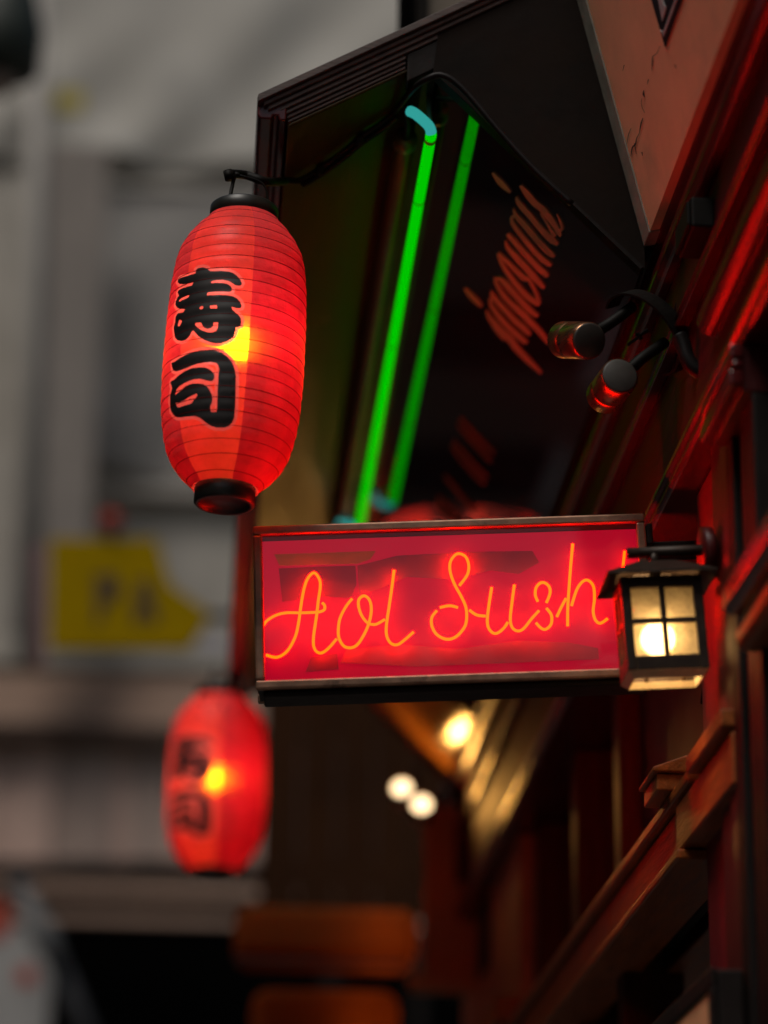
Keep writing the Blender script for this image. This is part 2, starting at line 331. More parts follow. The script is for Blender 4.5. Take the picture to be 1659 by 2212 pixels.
# wall behind, recess, posts
box('wall', (.98, 1.6), (1.5, YF), (-EYE, 4.2), mat('dark_shop_wall', (.02, .012, .01), .7, noise=.3, scale=6), shop, b=0)
box('window_panel', (.93, .978), (4.50, 5.58), (1.16, 1.676), mat('deep_red_panel', (.025, .004, .004), .5, noise=.3, scale=6), shop, b=.003)
box('mullion', (.89, .978), (5.60, 5.70), (-EYE, 1.676), dmul, shop, b=.004)
box('mullion', (.89, .978), (6.28, 6.38), (-EYE, 1.676), dmul, shop, b=.004)
box('mullion', (.89, .978), (7.05, 7.15), (-EYE, 1.676), dmul, shop, b=.004)
box('window_pane', (.950, .956), (5.702, 6.278), (1.16, 1.676), gloss_black, shop, b=0)
box('window_pane', (.950, .956), (6.382, 7.048), (1.16, 1.676), gloss_black, shop, b=0)
for y0, y1 in ((4.60, 5.598), (5.702, 6.278), (6.382, 7.048)):
    box('window_pane', (.955, .96), (y0, y1), (-.4, 1.02), gloss_black, shop, b=0)
box('mullion', (.915, .978), (4.50, 4.56), (-EYE, 1.02), woodv, shop, b=.003)
# transom beam with its strips
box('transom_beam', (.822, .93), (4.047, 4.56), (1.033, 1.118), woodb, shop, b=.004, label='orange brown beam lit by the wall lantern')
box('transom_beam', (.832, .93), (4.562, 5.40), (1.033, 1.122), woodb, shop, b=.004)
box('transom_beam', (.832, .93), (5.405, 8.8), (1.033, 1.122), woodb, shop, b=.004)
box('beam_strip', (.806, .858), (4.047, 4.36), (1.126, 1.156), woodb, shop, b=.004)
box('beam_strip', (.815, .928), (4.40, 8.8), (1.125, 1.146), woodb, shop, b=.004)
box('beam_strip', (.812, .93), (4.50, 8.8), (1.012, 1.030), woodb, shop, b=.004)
# lower door at the far end
box('door_leaf', (.86, .95), (7.2, 8.8), (-.5, 1.676), mat('worn_orange_brown_door', (.42, .14, .05), .5, noise=.3, scale=5), shop, b=.004)
box('door_slot', (.852, .862), (7.95, 8.25), (1.45, 1.66), blackw, shop, b=.002)
box('door_ledge', (.79, .862), (7.2, 8.8), (1.16, 1.23), woodb, shop, b=.004)
box('far_door', (.70, 1.06), (8.45, 8.50), (1.50, 2.06), mat('beige_brown_door', (.40, .16, .055), .7, noise=.2, scale=4), shop, b=.004)
box('far_door_slot', (.80, .845), (8.44, 8.449), (1.80, 2.0), blackw, shop, b=.002)
box('far_door_ledge', (.66, 1.06), (8.40, 8.449), (1.44, 1.50), mat('beige_brown_door', (.40, .16, .055)), shop, b=.004)
# upper storey
up = box('upper_wall', (.95, 1.5), (1.5, 8.9), (4.2, 6.8), mat('upper_render', (.2, .17, .14), .9, noise=.2, scale=3), shop, b=0)
bay = thing('bay_window', 'grey brown upper bay with a dark corner post above the canopy roof', 'bay window', (.66, 6.4, 2.9))
box('bay_wall', (.42, .95), (5.62, 5.80), (2.95, 6.4), mat('bay_grey_brown', (.22, .18, .14), .8, noise=.2, scale=5), bay, b=.004)
box('corner_post', (.392, .43), (5.585, 5.64), (2.9, 6.4), blackw, bay, b=.004)
box('corner_post', (.44, .455), (5.60, 5.6195), (2.9, 6.4), blackw, bay, b=.003)
box('bay_floor', (.40, .95), (5.58, 5.82), (2.90, 2.948), blackw, bay, b=.004)
tube('drainpipe', [(.40, 5.56, 2.9), (.397, 5.56, 4), (.40, 5.56, 6.4)], .018, black_metal, bay)

# ---------------- canopy hood with the tilted glossy sign panel
can = thing('sloping_canopy', 'dark wooden canopy hood with ridged verge over glossy black panel lettered in orange', 'canopy', (.45, 6.6, 2.2))
CY0, CY1 = 4.42, 8.35
PA = Vector((.3847, 0, 2.4805)); PB = Vector((.7627, 0, 2.1054)); PN = Vector((-(PA.z - PB.z), 0, -(PB.x - PA.x))).normalized()
def panel_px(x, y, off=.0015): return on_plane(x, y, PA, PN) + PN * off
def offp(p, d): return (p.x - PN.x * d, p.z - PN.z * d)
prism('sign_panel', [(PA.x, PA.z), (PB.x, PB.z), offp(PB, .02), offp(PA, .02)], CY0 + .02, CY1, gloss_black, can)
def roofz(x): return 2.4116 + (x - .0555) * .575
def bar(name, x0, x1, dz0, dz1, y0, y1, m, parent=can, b=.003): return prism(name, [(x0, roofz(x0) + dz0), (x1, roofz(x1) + dz0), (x1, roofz(x1) + dz1), (x0, roofz(x0) + dz1)], y0, y1, m, parent, b)
bar('roof_board', .0431, .9091, -.004, .022, CY0 + .012, CY1, blackw)
# ridged verge: five thin steps stepping back under the roof edge
for i, (d0, d1, yy, x0, x1) in enumerate(((-.006, .010, -.016, .0440, .8613), (-.017, -.008, -.009, .0555, .8613), (-.028, -.019, -.004, .0632, .8613), (-.039, -.030, .001, .0861, .8613), (-.049, -.041, .005, .0957, .3206), (-.058, -.051, .009, .0995, .3206), (-.066, -.060, .012, .1014, .3206))):
    bar('verge_ridge', x0, x1, d0, d1, CY0 + yy, CY0 + .0479, verge, b=.0015)
bar('verge_black_board', .3225, .8613, -.1005, -.0412, CY0 + .004, CY0 + .0431, blackw)  # black board below the verge ridges
bar('soffit_board', .1014, .3349, -.0746, -.0670, CY0 + .014, CY1, soffit)
prism('fascia_board', [(.0440, 2.4260), (.0440, 2.3801), (.0498, 2.3734), (.0708, 2.3734), (.0727, 2.3810), (.0823, 2.3810), (.0842, 2.3714), (.0976, 2.3714), (.0995, 2.4499), (.0574, 2.4260)], CY0 + .002, CY1, wood, can, b=.003)
prism('drop_board', [(.3369, 2.5839), (.3369, 2.5026), (.3560, 2.4930), (.3809, 2.4930), (.3809, 2.5839)], CY0 + .03, CY1, blackw, can, b=.003)
# near end board between panel and wall
plate('end_board', [(.3713, CY0, 2.4853), (.3866, CY0, 2.4691), (.7656, CY0, 2.0958), (.7656, CY0, 2.8040), (.3828, CY0, 2.5935)], Vector((0, .018, 0)), endm, can)
plate('panel_edge_strip', [(.3751, CY0 - .008, 2.4786), (.3809, CY0 - .008, 2.4738), (.7618, CY0 - .008, 2.0977), (.7560, CY0 - .008, 2.0920)], Vector((0, .03, 0)), blackw, can)
box('back_board', (.7656, .9091), (CY0 + .02, CY1), (2.1408, 2.8901), blackw, can, b=0)
# lettering, traced on the panel
z3 = zoom(1800, 640, 3.318)
def d4(L): return [(x, y + 1327.2, w) for x, y, w in L]
J = {
 'i': [[(470, 130, 20), (560, 240, 75), (640, 320, 70), (705, 385, 25)],
       [(780, 440, 15), (820, 530, 70), (960, 690, 80), (1120, 880, 85), (1230, 990, 100), (1300, 1050, 70), (1320, 1075, 30)]],
 's': [[(835, 290, 40), (920, 400, 85), (1020, 520, 95), (1120, 600, 95), (1220, 720, 95), (1300, 840, 80), (1340, 920, 60), (1365, 955, 20)],
       [(1310, 665, 12), (1360, 770, 36), (1382, 850, 46), (1350, 880, 46), (1290, 875, 60)], [(1100, 655, 20), (1200, 820, 36), (1285, 960, 60)]],
 'a': [[(740, 590, 15), (780, 690, 60), (900, 820, 85), (1050, 1000, 85), (1180, 1140, 90), (1250, 1200, 70), (1275, 1230, 30)],
       [(770, 695, 40), (722, 712, 46), (740, 800, 55), (850, 950, 66), (980, 1110, 72), (1100, 1240, 78), (1200, 1315, 70), (1235, 1345, 40)]],
 'n': [[(665, 925, 50), (740, 1010, 70), (900, 1190, 80), (1060, 1360, 85), (1150, 1440, 80), (1185, 1490, 40)],
       [(635, 1015, 15), (670, 1110, 55), (780, 1230, 82), (920, 1385, 88), (1040, 1520, 85), (1120, 1610, 60), (1145, 1635, 25)]],
 'o': [[(540, 1180, 45), (640, 1270, 56), (760, 1390, 66), (880, 1500, 74), (945, 1515, 56)], [(548, 1190, 45), (600, 1330, 46), (720, 1510, 66), (880, 1700, 76), (1000, 1800, 82), (1060, 1840, 60), (1085, 1845, 30)],
       [(940, 1510, 46), (1010, 1640, 44), (1065, 1770, 46), (1080, 1840, 36)]],
 'p': [d4([(488, 165, 12), (512, 215, 30), (540, 175, 40), (620, 235, 78), (740, 370, 82), (860, 500, 82), (960, 600, 80), (1040, 665, 60), (1060, 682, 30)]),
       d4([(500, 215, 30), (590, 370, 66), (700, 500, 76), (820, 610, 85), (900, 685, 90), (965, 755, 85), (1060, 850, 72), (1150, 960, 60), (1200, 1040, 30)])],
 'A': [d4([(450, 345, 15), (480, 420, 60), (600, 560, 75), (750, 720, 80), (880, 835, 85), (940, 900, 60), (955, 925, 25)]),
       d4([(445, 435, 40), (450, 530, 46), (560, 690, 66), (700, 840, 76), (830, 955, 80), (915, 1030, 46)])],
 'j': [d4([(390, 600, 15), (420, 680, 50), (500, 780, 80), (600, 890, 90), (700, 980, 95), (780, 1090, 85), (900, 1220, 75), (1000, 1320, 55), (1105, 1418, 28)]),
       d4([(465, 790, 25), (540, 890, 30), (625, 990, 20)]), d4([(105, 310, 20), (190, 410, 65), (270, 490, 65), (330, 552, 25)])]}
red_lit_paint = mat('red_lit_lettering', (.34, .035, .022), .6, noise=.3, scale=20)  # red light on the far word is put into this paint colour
def letter(strokes, dy=0.0, paint=None):
    v, f = fill_polys(strokes_to_polys(strokes))
    pts = [panel_px(*z3((p.x, p.y))) + Vector((0, dy, 0)) for p in v]
    o = mesh('letter', pts, f, paint or orange_paint, can); bpy.context.view_layer.update()
    md = o.modifiers.new('t', 'SOLIDIFY'); md.thickness = .002; md.offset = 0; return o
prism('spot_glow_board', [offp(PA, -.004), offp(PB, -.004), offp(PB, -.001), offp(PA, -.001)], 7.55, CY1 - .01, mat('orange_spot_glow', (.30, .11, .02), .16, spec=.8, noise=.4, scale=5), can)  # added board; the spots' warm light on the panel is put into its orange
pan = [o for o in can.children if o.name == 'sign_panel'][0]
def reparent(o, p): o.parent = p; return o
for k in ('s', 'i', 'a', 'n', 'o', 'p', 'A', 'j'): reparent(letter(J[k]), pan)
# the word before it, further along the panel: ...rant
for k, dy in (('n', .98), ('a', 1.23), ('i', 1.52), ('a', 1.62), ('n', 2.02), ('o', 2.2)):
    st = J[k] if k != 'i' else J[k][1:]
    reparent(letter(st, dy, red_lit_paint), pan)

# ---------------- green neon tube under the hood, with its conduit
gt = thing('green_neon_tube', 'green glowing neon tube under the canopy beside the glossy black panel', 'neon tube', (.375, 5.5, 2.397))
TX, TZ = .3752, 2.397
tube('glowing_tube', [(TX, 4.50 + i * .19, TZ) for i in range(13)], .0108, neon_green, gt, seg=16)
e0 = on_y(885, 240, 4.50)
tube('electrode_end', catmull([(TX, 4.498, TZ + .002), (TX - .006, 4.488, TZ + .012), (e0.x + .012, 4.49, e0.z - .012), (e0.x, 4.50, e0.z)], 5), .0105, neon_green_end, gt, seg=14)
tube('electrode_end', catmull([(TX, 6.78, TZ), (TX, 6.82, TZ + .01), (TX - .02, 6.84, TZ + .04), (TX - .05, 6.83, TZ + .05)], 5), .0105, neon_green_end, gt, seg=14)
for y in (4.78, 5.50, 6.2): tube('retaining_ring', [(TX, y - .0015, TZ), (TX, y + .0015, TZ)], .0116, mat('dark_green_ring', (.01, .06, .01), .5), gt, seg=16)
tube('end_band', [(TX, 4.514, TZ), (TX, 4.525, TZ)], .0114, mat('ochre_band', (.25, .2, .03), .5), gt, seg=16)
for y in (4.533, 6.7):
    tube('tube_support', [(TX, y, TZ + .013), (TX - .002, y, 2.492)], .006, mat('clear_support', (.2, .3, .2), .2), gt)
cd = thing('conduit_pipe', 'brown cable conduit running beside the green tube under the hood', 'conduit', (.337, 6.3, 2.464))
tube('pipe', [(.337, 4.65 + i * .48, 2.464) for i in range(8)], .02, conduitm, cd, seg=18)
tube('end_collar', [(.337, 4.645, 2.464), (.337, 4.673, 2.464)], .0235, conduitm, cd, seg=18)
tube('cable_stub', catmull([(.337, 4.65, 2.464), (.337, 4.59, 2.467), (.325, 4.555, 2.488), (.316, 4.575, 2.525)], 5), .007, rubber, cd)

# ---------------- peach cream fascia of the neighbouring shop front, with emblem and crack
CA = Vector((.7646, 0, 2.1399)); CB = Vector((.647, 0, 2.649)); CN = Vector((-(CB.z - CA.z), 0, -(CA.x - CB.x))).normalized()
cr = thing('leaning_fascia_board', 'peach cream leaning fascia with cracked paint and black pointed emblem', 'fascia board', (.766, 3.1, 2.14))
def cpt(t, d=0): p = CA + (CB - CA) * t - CN * d; return (p.x, p.z)
prism('painted_board', [cpt(0), cpt(1.9), cpt(1.9, .03), cpt(0, .03)], 1.8, 4.349, cream, cr)
prism('edge_strip', [cpt(-.005, -.002), cpt(1.9, -.002), cpt(1.9, .03), cpt(-.005, .03)], 4.351, 4.412, greyshade, cr, b=.002)
def cream_px(x, y, off=.001): return on_plane(x, y, CA, CN) + CN * off
zc = zoom(2400, 0, 2.659)
def on_cream(pts, off): return [cream_px(*zc(p), off) for p in pts]
em = plate('emblem', on_cream([(590, 485), (450, 0), (380, -240), (470, -560), (600, -760), (760, -560), (850, -240), (765, 0)], .002), -CN * .002, black_paint, cr)
plate('emblem_line', on_cream([(583, 385), (572, 350), (700, 0), (790, -240), (805, -235), (722, 0), (588, 368)], .0035), -CN * .0015, white_paint, em)
plate('emblem_mark', on_cream([(568, 218), (552, 120), (528, 0), (500, -130), (540, -130), (572, 0), (598, 68), (614, 62), (606, 100)], .0035), -CN * .0015, white_paint, em)
plate('emblem_mark', on_cream([(545, 310), (575, 330), (582, 372), (560, 335)], .0035), -CN * .0015, white_paint, em)
for path, ws in (([(535, 480), (500, 560), (460, 590), (455, 650), (450, 740)], (3, 6, 8, 14, 3)), ([(415, 830), (402, 880)], (12, 4)), ([(365, 945), (362, 985), (372, 1015)], (6, 22, 4)), ([(345, 1030), (340, 1100), (375, 1180)], (3, 4, 3)),
                 ([(356, 1235), (335, 1300), (320, 1390)], (8, 16, 4)), ([(320, 1390), (290, 1450), (278, 1510), (245, 1545), (230, 1640)], (4, 10, 16, 18, 6)), ([(268, 1500), (285, 1610)], (12, 4)), ([(232, 1340), (205, 1410), (185, 1520)], (4, 8, 4)),
                 ([(160, 680), (145, 740)], (8, 3)), ([(690, 680), (700, 710)], (16, 6)), ([(345, 1590), (352, 1630)], (14, 6)), ([(215, 1640), (200, 1710)], (5, 3))):
    v, f = fill_polys(strokes_to_polys([[(*p, w) for p, w in zip(path, ws)]]))
    mesh('crack', [cream_px(*zc((p.x, p.y)), .0012) for p in v], f, crackm, cr)

# ================================================================== PAPER LANTERNS
LY = 4.42
zl = zoom(550, 600, 1.4747)
PROF = [(398, 200), (430, 236), (470, 275), (520, 315), (570, 346), (620, 367), (680, 380), (800, 395), (1000, 404), (1300, 408), (1500, 400), (1600, 388), (1680, 372), (1750, 354), (1820, 320), (1880, 274), (1930, 222), (1962, 178)]
def lz(zy):
    x, y = zl((540, zy)); return on_y(x, y, LY).z
MPP = (on_y(600, 800, LY) - on_y(500, 800, LY)).length / 100 / (1.8228 * 1.4747)
LBOT = lz(2040)
prof = [(hw * MPP, lz(zy) - LBOT) for zy, hw in PROF][::-1]          # (radius, height) rising
def rad(z):
    z = max(prof[0][1], min(prof[-1][1], z))
    for (r0, z0), (r1, z1) in zip(prof, prof[1:]):
        if z <= z1:
            t = (z - z0) / (z1 - z0); return r0 + (r1 - r0) * t
    return prof[-1][0]
ZB, ZT = prof[0][1], prof[-1][1]
NR = 23; RZ = [ZB + (ZT - ZB) * (i + .5) / NR for i in range(NR)]
def rads(z):
    """paper sags a little outward between the ribs"""
    k = (z - ZB) / (ZT - ZB) * NR - .5; fr = k - math.floor(k)
    sm = (rad(z - .006) + rad(z) + rad(z + .006)) / 3
    return sm + .0013 * math.sin(math.pi * fr)
lan_loc = Vector(((on_y(479, 1100, LY)).x + .004, LY, LBOT))
TILT = math.radians(1.8)
lan = thing('paper_lantern', 'red paper lantern with black characters hanging from hook on the canopy corner', 'lantern', lan_loc, 'red paper lanterns', (0, TILT, 0))
Rl = Matrix.Rotation(TILT, 3, 'Y')
def surf(th, z, off=0): r = rads(z) + off; return Vector((r * math.sin(th), -r * math.cos(th), z))     # th = 0 faces the viewer along the street
def hit(x, y):
    d = Rl.transposed() @ ray(x, y).normalized(); o = Rl.transposed() @ (-lan_loc)
    s = 4.2; prevg = None
    while s < 6:
        p = o + d * s; gq = math.hypot(p.x, p.y) - rad(p.z)
        if gq < 0 and ZB < p.z < ZT:
            a, b = s - .01, s
            for _ in range(20):
                mth = (a + b) / 2; q = o + d * mth
                if math.hypot(q.x, q.y) - rad(q.z) < 0: b = mth
                else: a = mth
            p = o + d * b; return math.atan2(p.x, -p.y), p.z
        s += .01
    return None
K1 = [(605,330),(610,290),(650,260),(740,245),(810,265),(860,318),(960,318),(1080,315),(1200,325),(1280,350),(1350,400),(1410,470),(1440,540),(1420,575),(1380,582),(1320,570),(1270,535),(1200,495),(1100,475),(980,478),(900,495),(880,525),(900,535),(1000,528),(1100,535),(1180,550),(1240,590),(1262,640),(1250,680),(1215,692),(1100,685),(950,688),(840,695),(815,715),(805,755),(900,752),(1050,748),(1180,755),(1270,770),(1350,810),(1400,860),(1435,940),(1420,985),(1380,990),(1330,985),(1250,962),(1265,1010),(1320,1060),(1380,1110),(1420,1170),(1425,1240),(1410,1310),(1370,1330),(1330,1330),(1320,1400),(1290,1490),(1240,1550),(1150,1600),(1050,1625),(950,1625),(850,1600),(740,1550),(650,1490),(590,1420),(565,1395),(540,1410),(500,1490),(430,1560),(350,1585),(280,1570),(235,1520),(218,1420),(210,1340),(230,1240),(245,1140),(280,1085),(330,1065),(390,1055),(415,1005),(330,998),(270,975),(240,920),(245,850),(280,790),(310,755),(285,710),(290,670),(350,630),(450,595),(540,575),(560,520),(470,535),(380,550),(320,548),(285,510),(290,460),(330,435),(430,410),(530,380),(605,355)]
H1 = [[(490,745),(430,755),(350,795),(305,845),(315,868),(360,845),(430,815),(480,790)],[(680,1000),(690,965),(720,952),(748,958),(745,990),(700,1008)],[(860,945),(990,930),(998,990),(880,995)],[(290,1300),(295,1220),(315,1190),(352,1215),(350,1250),(320,1310),(300,1318)],[(590,1285),(615,1255),(710,1248),(720,1290),(760,1345),(820,1365),(880,1350),(918,1310),(930,1245),(1015,1245),(1005,1340),(970,1405),(900,1428),(820,1425),(730,1395),(640,1340)]]
K2 = [(172,415),(230,390),(330,320),(430,265),(560,210),(700,180),(850,175),(950,185),(1080,230),(1180,310),(1260,400),(1310,520),(1330,660),(1325,900),(1318,1200),(1300,1400),(1270,1490),(1200,1560),(1100,1588),(980,1585),(880,1555),(780,1490),(690,1415),(620,1385),(540,1378),(430,1388),(330,1400),(260,1395),(200,1350),(160,1280),(142,1180),(140,1020),(155,950),(185,880),(180,850),(150,780),(165,740),(220,710),(300,640),(420,560),(540,510),(680,493),(790,500),(880,550),(935,610),(945,670),(930,725),(890,747),(830,740),(750,718),(680,703),(600,710),(500,735),(400,785),(310,845),(260,890),(240,940),(232,995),(280,960),(340,900),(420,835),(520,797),(640,785),(740,800),(810,845),(860,910),(895,990),(905,1080),(895,1150),(865,1205),(875,1300),(980,1300),(990,1250),(998,1000),(1015,700),(1028,520),(1010,450),(970,410),(900,395),(780,398),(640,425),(520,470),(420,515),(320,555),(250,568),(200,545),(178,490)]
H2 = [[(240,1135),(300,1130),(400,1085),(500,1025),(620,968),(642,995),(600,1050),(520,1155),(420,1180),(340,1210),(290,1228),(260,1190)]]
def to_uv(P, zf): return [h for h in (hit(*zf(p)) for p in P) if h]
za, zb = zoom(640, 1000, 4.608), zoom(640, 1340, 4.608)
R0 = rad((ZB + ZT) / 2)
def sc(P): return [(u * R0, v) for u, v in P]
chars = [(sc(to_uv(K1, za)), [sc(to_uv(h, za)) for h in H1]), (sc(to_uv(K2, zb)), [sc(to_uv(h, zb)) for h in H2])]
def grow(P, d):
    n = len(P); a = sum(P[i][0] * P[(i + 1) % n][1] - P[(i + 1) % n][0] * P[i][1] for i in range(n)); s = 1 if a > 0 else -1; o = []
    for i in range(n):
        t = Vector(P[(i + 1) % n]) - Vector(P[i - 1])
        if t.length < 1e-9: continue
        t.normalize(); o.append((P[i][0] + s * t.y * d, P[i][1] - s * t.x * d))
    return o
def segdist(x, y, P):
    b = 9
    for i in range(len(P)):
        ax, ay = P[i - 1]; bx, by = P[i]; dx, dy = bx - ax, by - ay; l = dx * dx + dy * dy
        t = max(0, min(1, ((x - ax) * dx + (y - ay) * dy) / l)) if l else 0
        b = min(b, (ax + t * dx - x) ** 2 + (ay + t * dy - y) ** 2)
    return math.sqrt(b)
BORD = .0056
NT, NZ = 120, NR * 5
ths = [-math.pi + 2 * math.pi * i / NT for i in range(NT)]
zs = [ZB + (ZT - ZB) * j / NZ for j in range(NZ + 1)]
allp = [p for c in chars for p in c[0]]
ia = max(i for i in range(NT) if ths[i] * R0 < min(p[0] for p in allp) - .012); ib = min(i for i in range(NT) if ths[i] * R0 > max(p[0] for p in allp) + .012)
ja = max(j for j in range(NZ) if zs[j] < min(p[1] for p in allp) - .01); jb = min(j for j in range(NZ) if zs[j] > max(p[1] for p in allp) + .01)
V = []; F = []
idx = {}
for j in range(NZ + 1):
    for i in range(NT):
        idx[i, j] = len(V); V.append(surf(ths[i], zs[j]))
for j in range(NZ):
    for i in range(NT):
        if ia <= i < ib and ja <= j < jb: continue
        F.append((idx[i, j], idx[(i + 1) % NT, j], idx[(i + 1) % NT, j + 1], idx[i, j + 1]))
vc = [Vector((ths[i] * R0, zs[j])) for j in range(ja, jb + 1) for i in range(ia, ib + 1)]; ed = []
for P, Hs in chars:
    for Q in [P, grow(P, BORD)] + Hs:
        k = len(vc); vc += [Vector(p) for p in Q]; ed += [(k + q, k + (q + 1) % len(Q)) for q in range(len(Q))]
v2, e2, f2, *_ = delaunay_2d_cdt(vc, ed, [], 0, 1e-6)
sets = {'ink0': [], 'ink1': [], 'pink0': [], 'pink1': [], 'paper': []}
for t in f2:
    x = sum(v2[i].x for i in t) / 3; y = sum(v2[i].y for i in t) / 3; w = 'paper'
    for n_, (P, Hs) in enumerate(chars):
        ins = inside(x, y, P)
        if ins and not any(inside(x, y, h) for h in Hs): w = 'ink%d' % n_; break
        if ins or segdist(x, y, P) < BORD * .97: w = 'pink%d' % n_
    sets[w].append(tuple(t))
off = len(V); V += [surf(p.x / R0, p.y) for p in v2]
F += [tuple(off + i for i in t) for t in sets['paper']]
shade = mesh('paper_shade', V, F, paper_red, lan, smooth=True, local=True)
P3 = [surf(p.x / R0, p.y) for p in v2]
def sub(fs):
    u = sorted({i for t in fs for i in t}); mp_ = {a: b for b, a in enumerate(u)}; return [P3[i] for i in u], [tuple(mp_[i] for i in t) for t in fs]
for n_ in (0, 1):
    pk = mesh('character_border', *sub(sets['pink%d' % n_]), paper_pink, shade, smooth=True, local=True)
    mesh('printed_character', *sub(sets['ink%d' % n_]), ink, shade, smooth=True, local=True)
for k, z in enumerate(RZ):
    n = 60; lump = random.random() * 6; jit = random.uniform(-.0015, .0015); rw = random.uniform(.0005, .0008)
    pts = [Vector((0, 0, 0)) + surf(2 * math.pi * i / n, z + jit + .0016 * math.sin(2 * math.pi * i / n + lump), .0002) for i in range(n)]
    vs = []; fs = []
    for i, p in enumerate(pts):
        q = Vector((p.x, p.y, 0)).normalized()
        for dr, dz in ((rw, 0), (0, rw), (-rw, 0), (0, -rw)): vs.append(p + q * dr + Vector((0, 0, dz)))
    for i in range(n):
        for s in range(4):
            i2 = (i + 1) % n; s2 = (s + 1) % 4; fs.append((i * 4 + s, i2 * 4 + s, i2 * 4 + s2, i * 4 + s2))
    mesh('rib', vs, fs, ribm, shade, smooth=True, local=True)
rt, rb = prof[-1][0], prof[0][0]
lathe('top_ring', [(rt - .006, ZT + .001), (rt - .003, ZT - .004), (rt + .001, ZT - .003), (rt + .001, ZT + .024), (rt - .002, ZT + .027), (rt - .010, ZT + .027), (rt - .010, ZT + .002)], capm, lan)
lathe('bottom_ring', [(rb - .009, ZB + .006), (rb - .004, ZB + .006), (rb - .001, ZB + .003), (rb - .001, ZB - .026), (rb - .004, ZB - .029), (rb - .010, ZB - .029), (rb - .010, ZB - .024), (.0005, ZB - .024)], capm, lan)
lathe('top_cover', [(.001, ZT + .018), (.03, ZT + .018), (rt - .011, ZT + .016)], capm, lan)
HT = Rl.transposed() @ (on_y(509, 380, LY + .012) - lan_loc)
tube('hanging_wire', catmull([(-.034, .0, ZT + .015), (-.030, 0, ZT + .03), (HT.x - .004, HT.y, HT.z - .014), (HT.x, HT.y, HT.z + .004), (HT.x + .006, HT.y, HT.z + .002)], 5), .0036, black_metal, lan, local=True)
tube('hanging_wire', catmull([(.045, .02, ZT + .015), (.043, .02, ZT + .05), (.03, .015, HT.z - .01), (HT.x + .006, HT.y, HT.z + .002)], 5), .002, black_metal, lan, local=True)
bz = (ray(512, 752)); bz = bz * (LY / bz.y)
bl = Rl.transposed() @ (bz - lan_loc)
def ball(r, c, n=12): return [(max(.0004, r * math.sin(math.pi * i / n)), -r * math.cos(math.pi * i / n)) for i in range(n + 1)]
lathe('bulb', ball(.024, 0), bulb_lantern, lan, seg=20, c=(bl.x, bl.y, bl.z))
tube('bulb_socket', [(bl.x, bl.y, bl.z + .024), (bl.x, bl.y, ZT + .016)], .008, black_metal, lan, local=True)
# second lantern further along
lan2 = copy_tree(lan); L2Y = 8.25
c2 = on_y(467, 1692, L2Y); mid = Vector((0, 0, (ZB + ZT) / 2 * 1.06))
lan2.location = c2 - mid + UP; lan2.scale = (1.24, 1.24, 1.06); lan2.rotation_euler = (0, math.radians(.5), math.radians(-9))
tag(lan2, 'plump red paper lantern hanging below and beyond the neon sign box', 'lantern', 'red paper lanterns')
hk = thing('lantern_hook', 'short dark metal arm holding the nearer red lantern', 'hook', on_y(600, 395, 4.5))
h0 = on_y(497, 375, LY + .01); h1 = on_y(530, 378, LY + .05); h2 = on_y(575, 392, 4.47); h3 = on_y(615, 392, 4.62)
tube('arm', catmull([h0, h1, h2, h3], 5), .0085, black_metal, hk)
tube('arm_tip', [h0 + Vector((-.004, 0, .005)), h0 + Vector((.0, 0, -.012))], .0095, black_metal, hk)
hw2 = thing('lantern_hook', 'dark rod from the canopy edge holding the farther red lantern', 'hook', (c2.x, L2Y, 2.3))
tube('arm', [(c2.x, L2Y, c2.z + (ZT - ZB) / 2 * 1.06 + .07), (c2.x, L2Y + .01, 2.26), (.067, L2Y + .02, 2.378)], .006, black_metal, hw2)

# ---------------- cables
def soff_px(x, y):
    n = Vector((.575, 0, -1)).normalized(); return on_plane(x, y, Vector((.1014, 0, roofz(.1014) - .078)), n) + n * .006
ca = thing('cable', 'black cable tied across the soffit from lantern hook to the panel top', 'cable', soff_px(720, 340))
p_ = [h3 + Vector((.0, .03, .02))] + [soff_px(*q) for q in ((645, 385), (690, 358), (740, 322), (775, 292), (820, 262), (850, 235))]
p_ += [on_y(890, 195, 4.45), on_y(920, 172, 4.41), on_y(955, 163, 4.40), on_y(1000, 192, 4.398), on_y(1080, 285, 4.398), on_y(1160, 372, 4.398), on_y(1235, 440, 4.398)]
tube('cable_run', catmull(p_, 6), .0062, rubber, ca)
tube('second_strand', [q + Vector((.004, .004, -.010)) for q in catmull(p_[1:7], 6)], .005, rubber, ca)
for q in (2, 4): tube('cable_tie', [p_[q] + Vector((-.006, -.006, -.012)), p_[q] + Vector((.006, .006, .008))], .010, rubber, ca, seg=8)

# ================================================================== NEON SIGN
SL = on_y(556, 1312, 4.52); SRt = on_y(1380, 1284, 4.475)
yaw = math.atan2(SRt.y - SL.y, SRt.x - SL.x); roll = math.atan2(SRt.z - SL.z, SRt.x - SL.x)
sc_ = (SL + SRt) / 2
SRm = Matrix.Rotation(yaw, 3, 'Z') @ Matrix.Rotation(-roll, 3, 'Y')
sg = thing('neon_sign', 'boxed red neon sign reading Aoi Sushi in orange script', 'neon sign', sc_)
sg.rotation_euler = SRm.to_euler()
ex, ey, ez = SRm @ Vector((1, 0, 0)), SRm @ Vector((0, 1, 0)), SRm @ Vector((0, 0, 1))
def sign_px(x, y, depth=0):
    p = on_plane(x, y, sc_ + ey * depth, ey) - sc_; return Vector((p.dot(ex), depth, p.dot(ez)))
SW = (sign_px(1395, 1284).x - sign_px(545, 1312).x) / 2
tl, bl_ = sign_px(545, 1135), sign_px(548, 1490)
tr_, br_ = sign_px(1388, 1108), sign_px(1320, 1462)
ST = (tl.z + tr_.z) / 2; SB = (bl_.z + br_.z) / 2
X0, X1 = tl.x, tr_.x + .004
D = .10; fw = .017
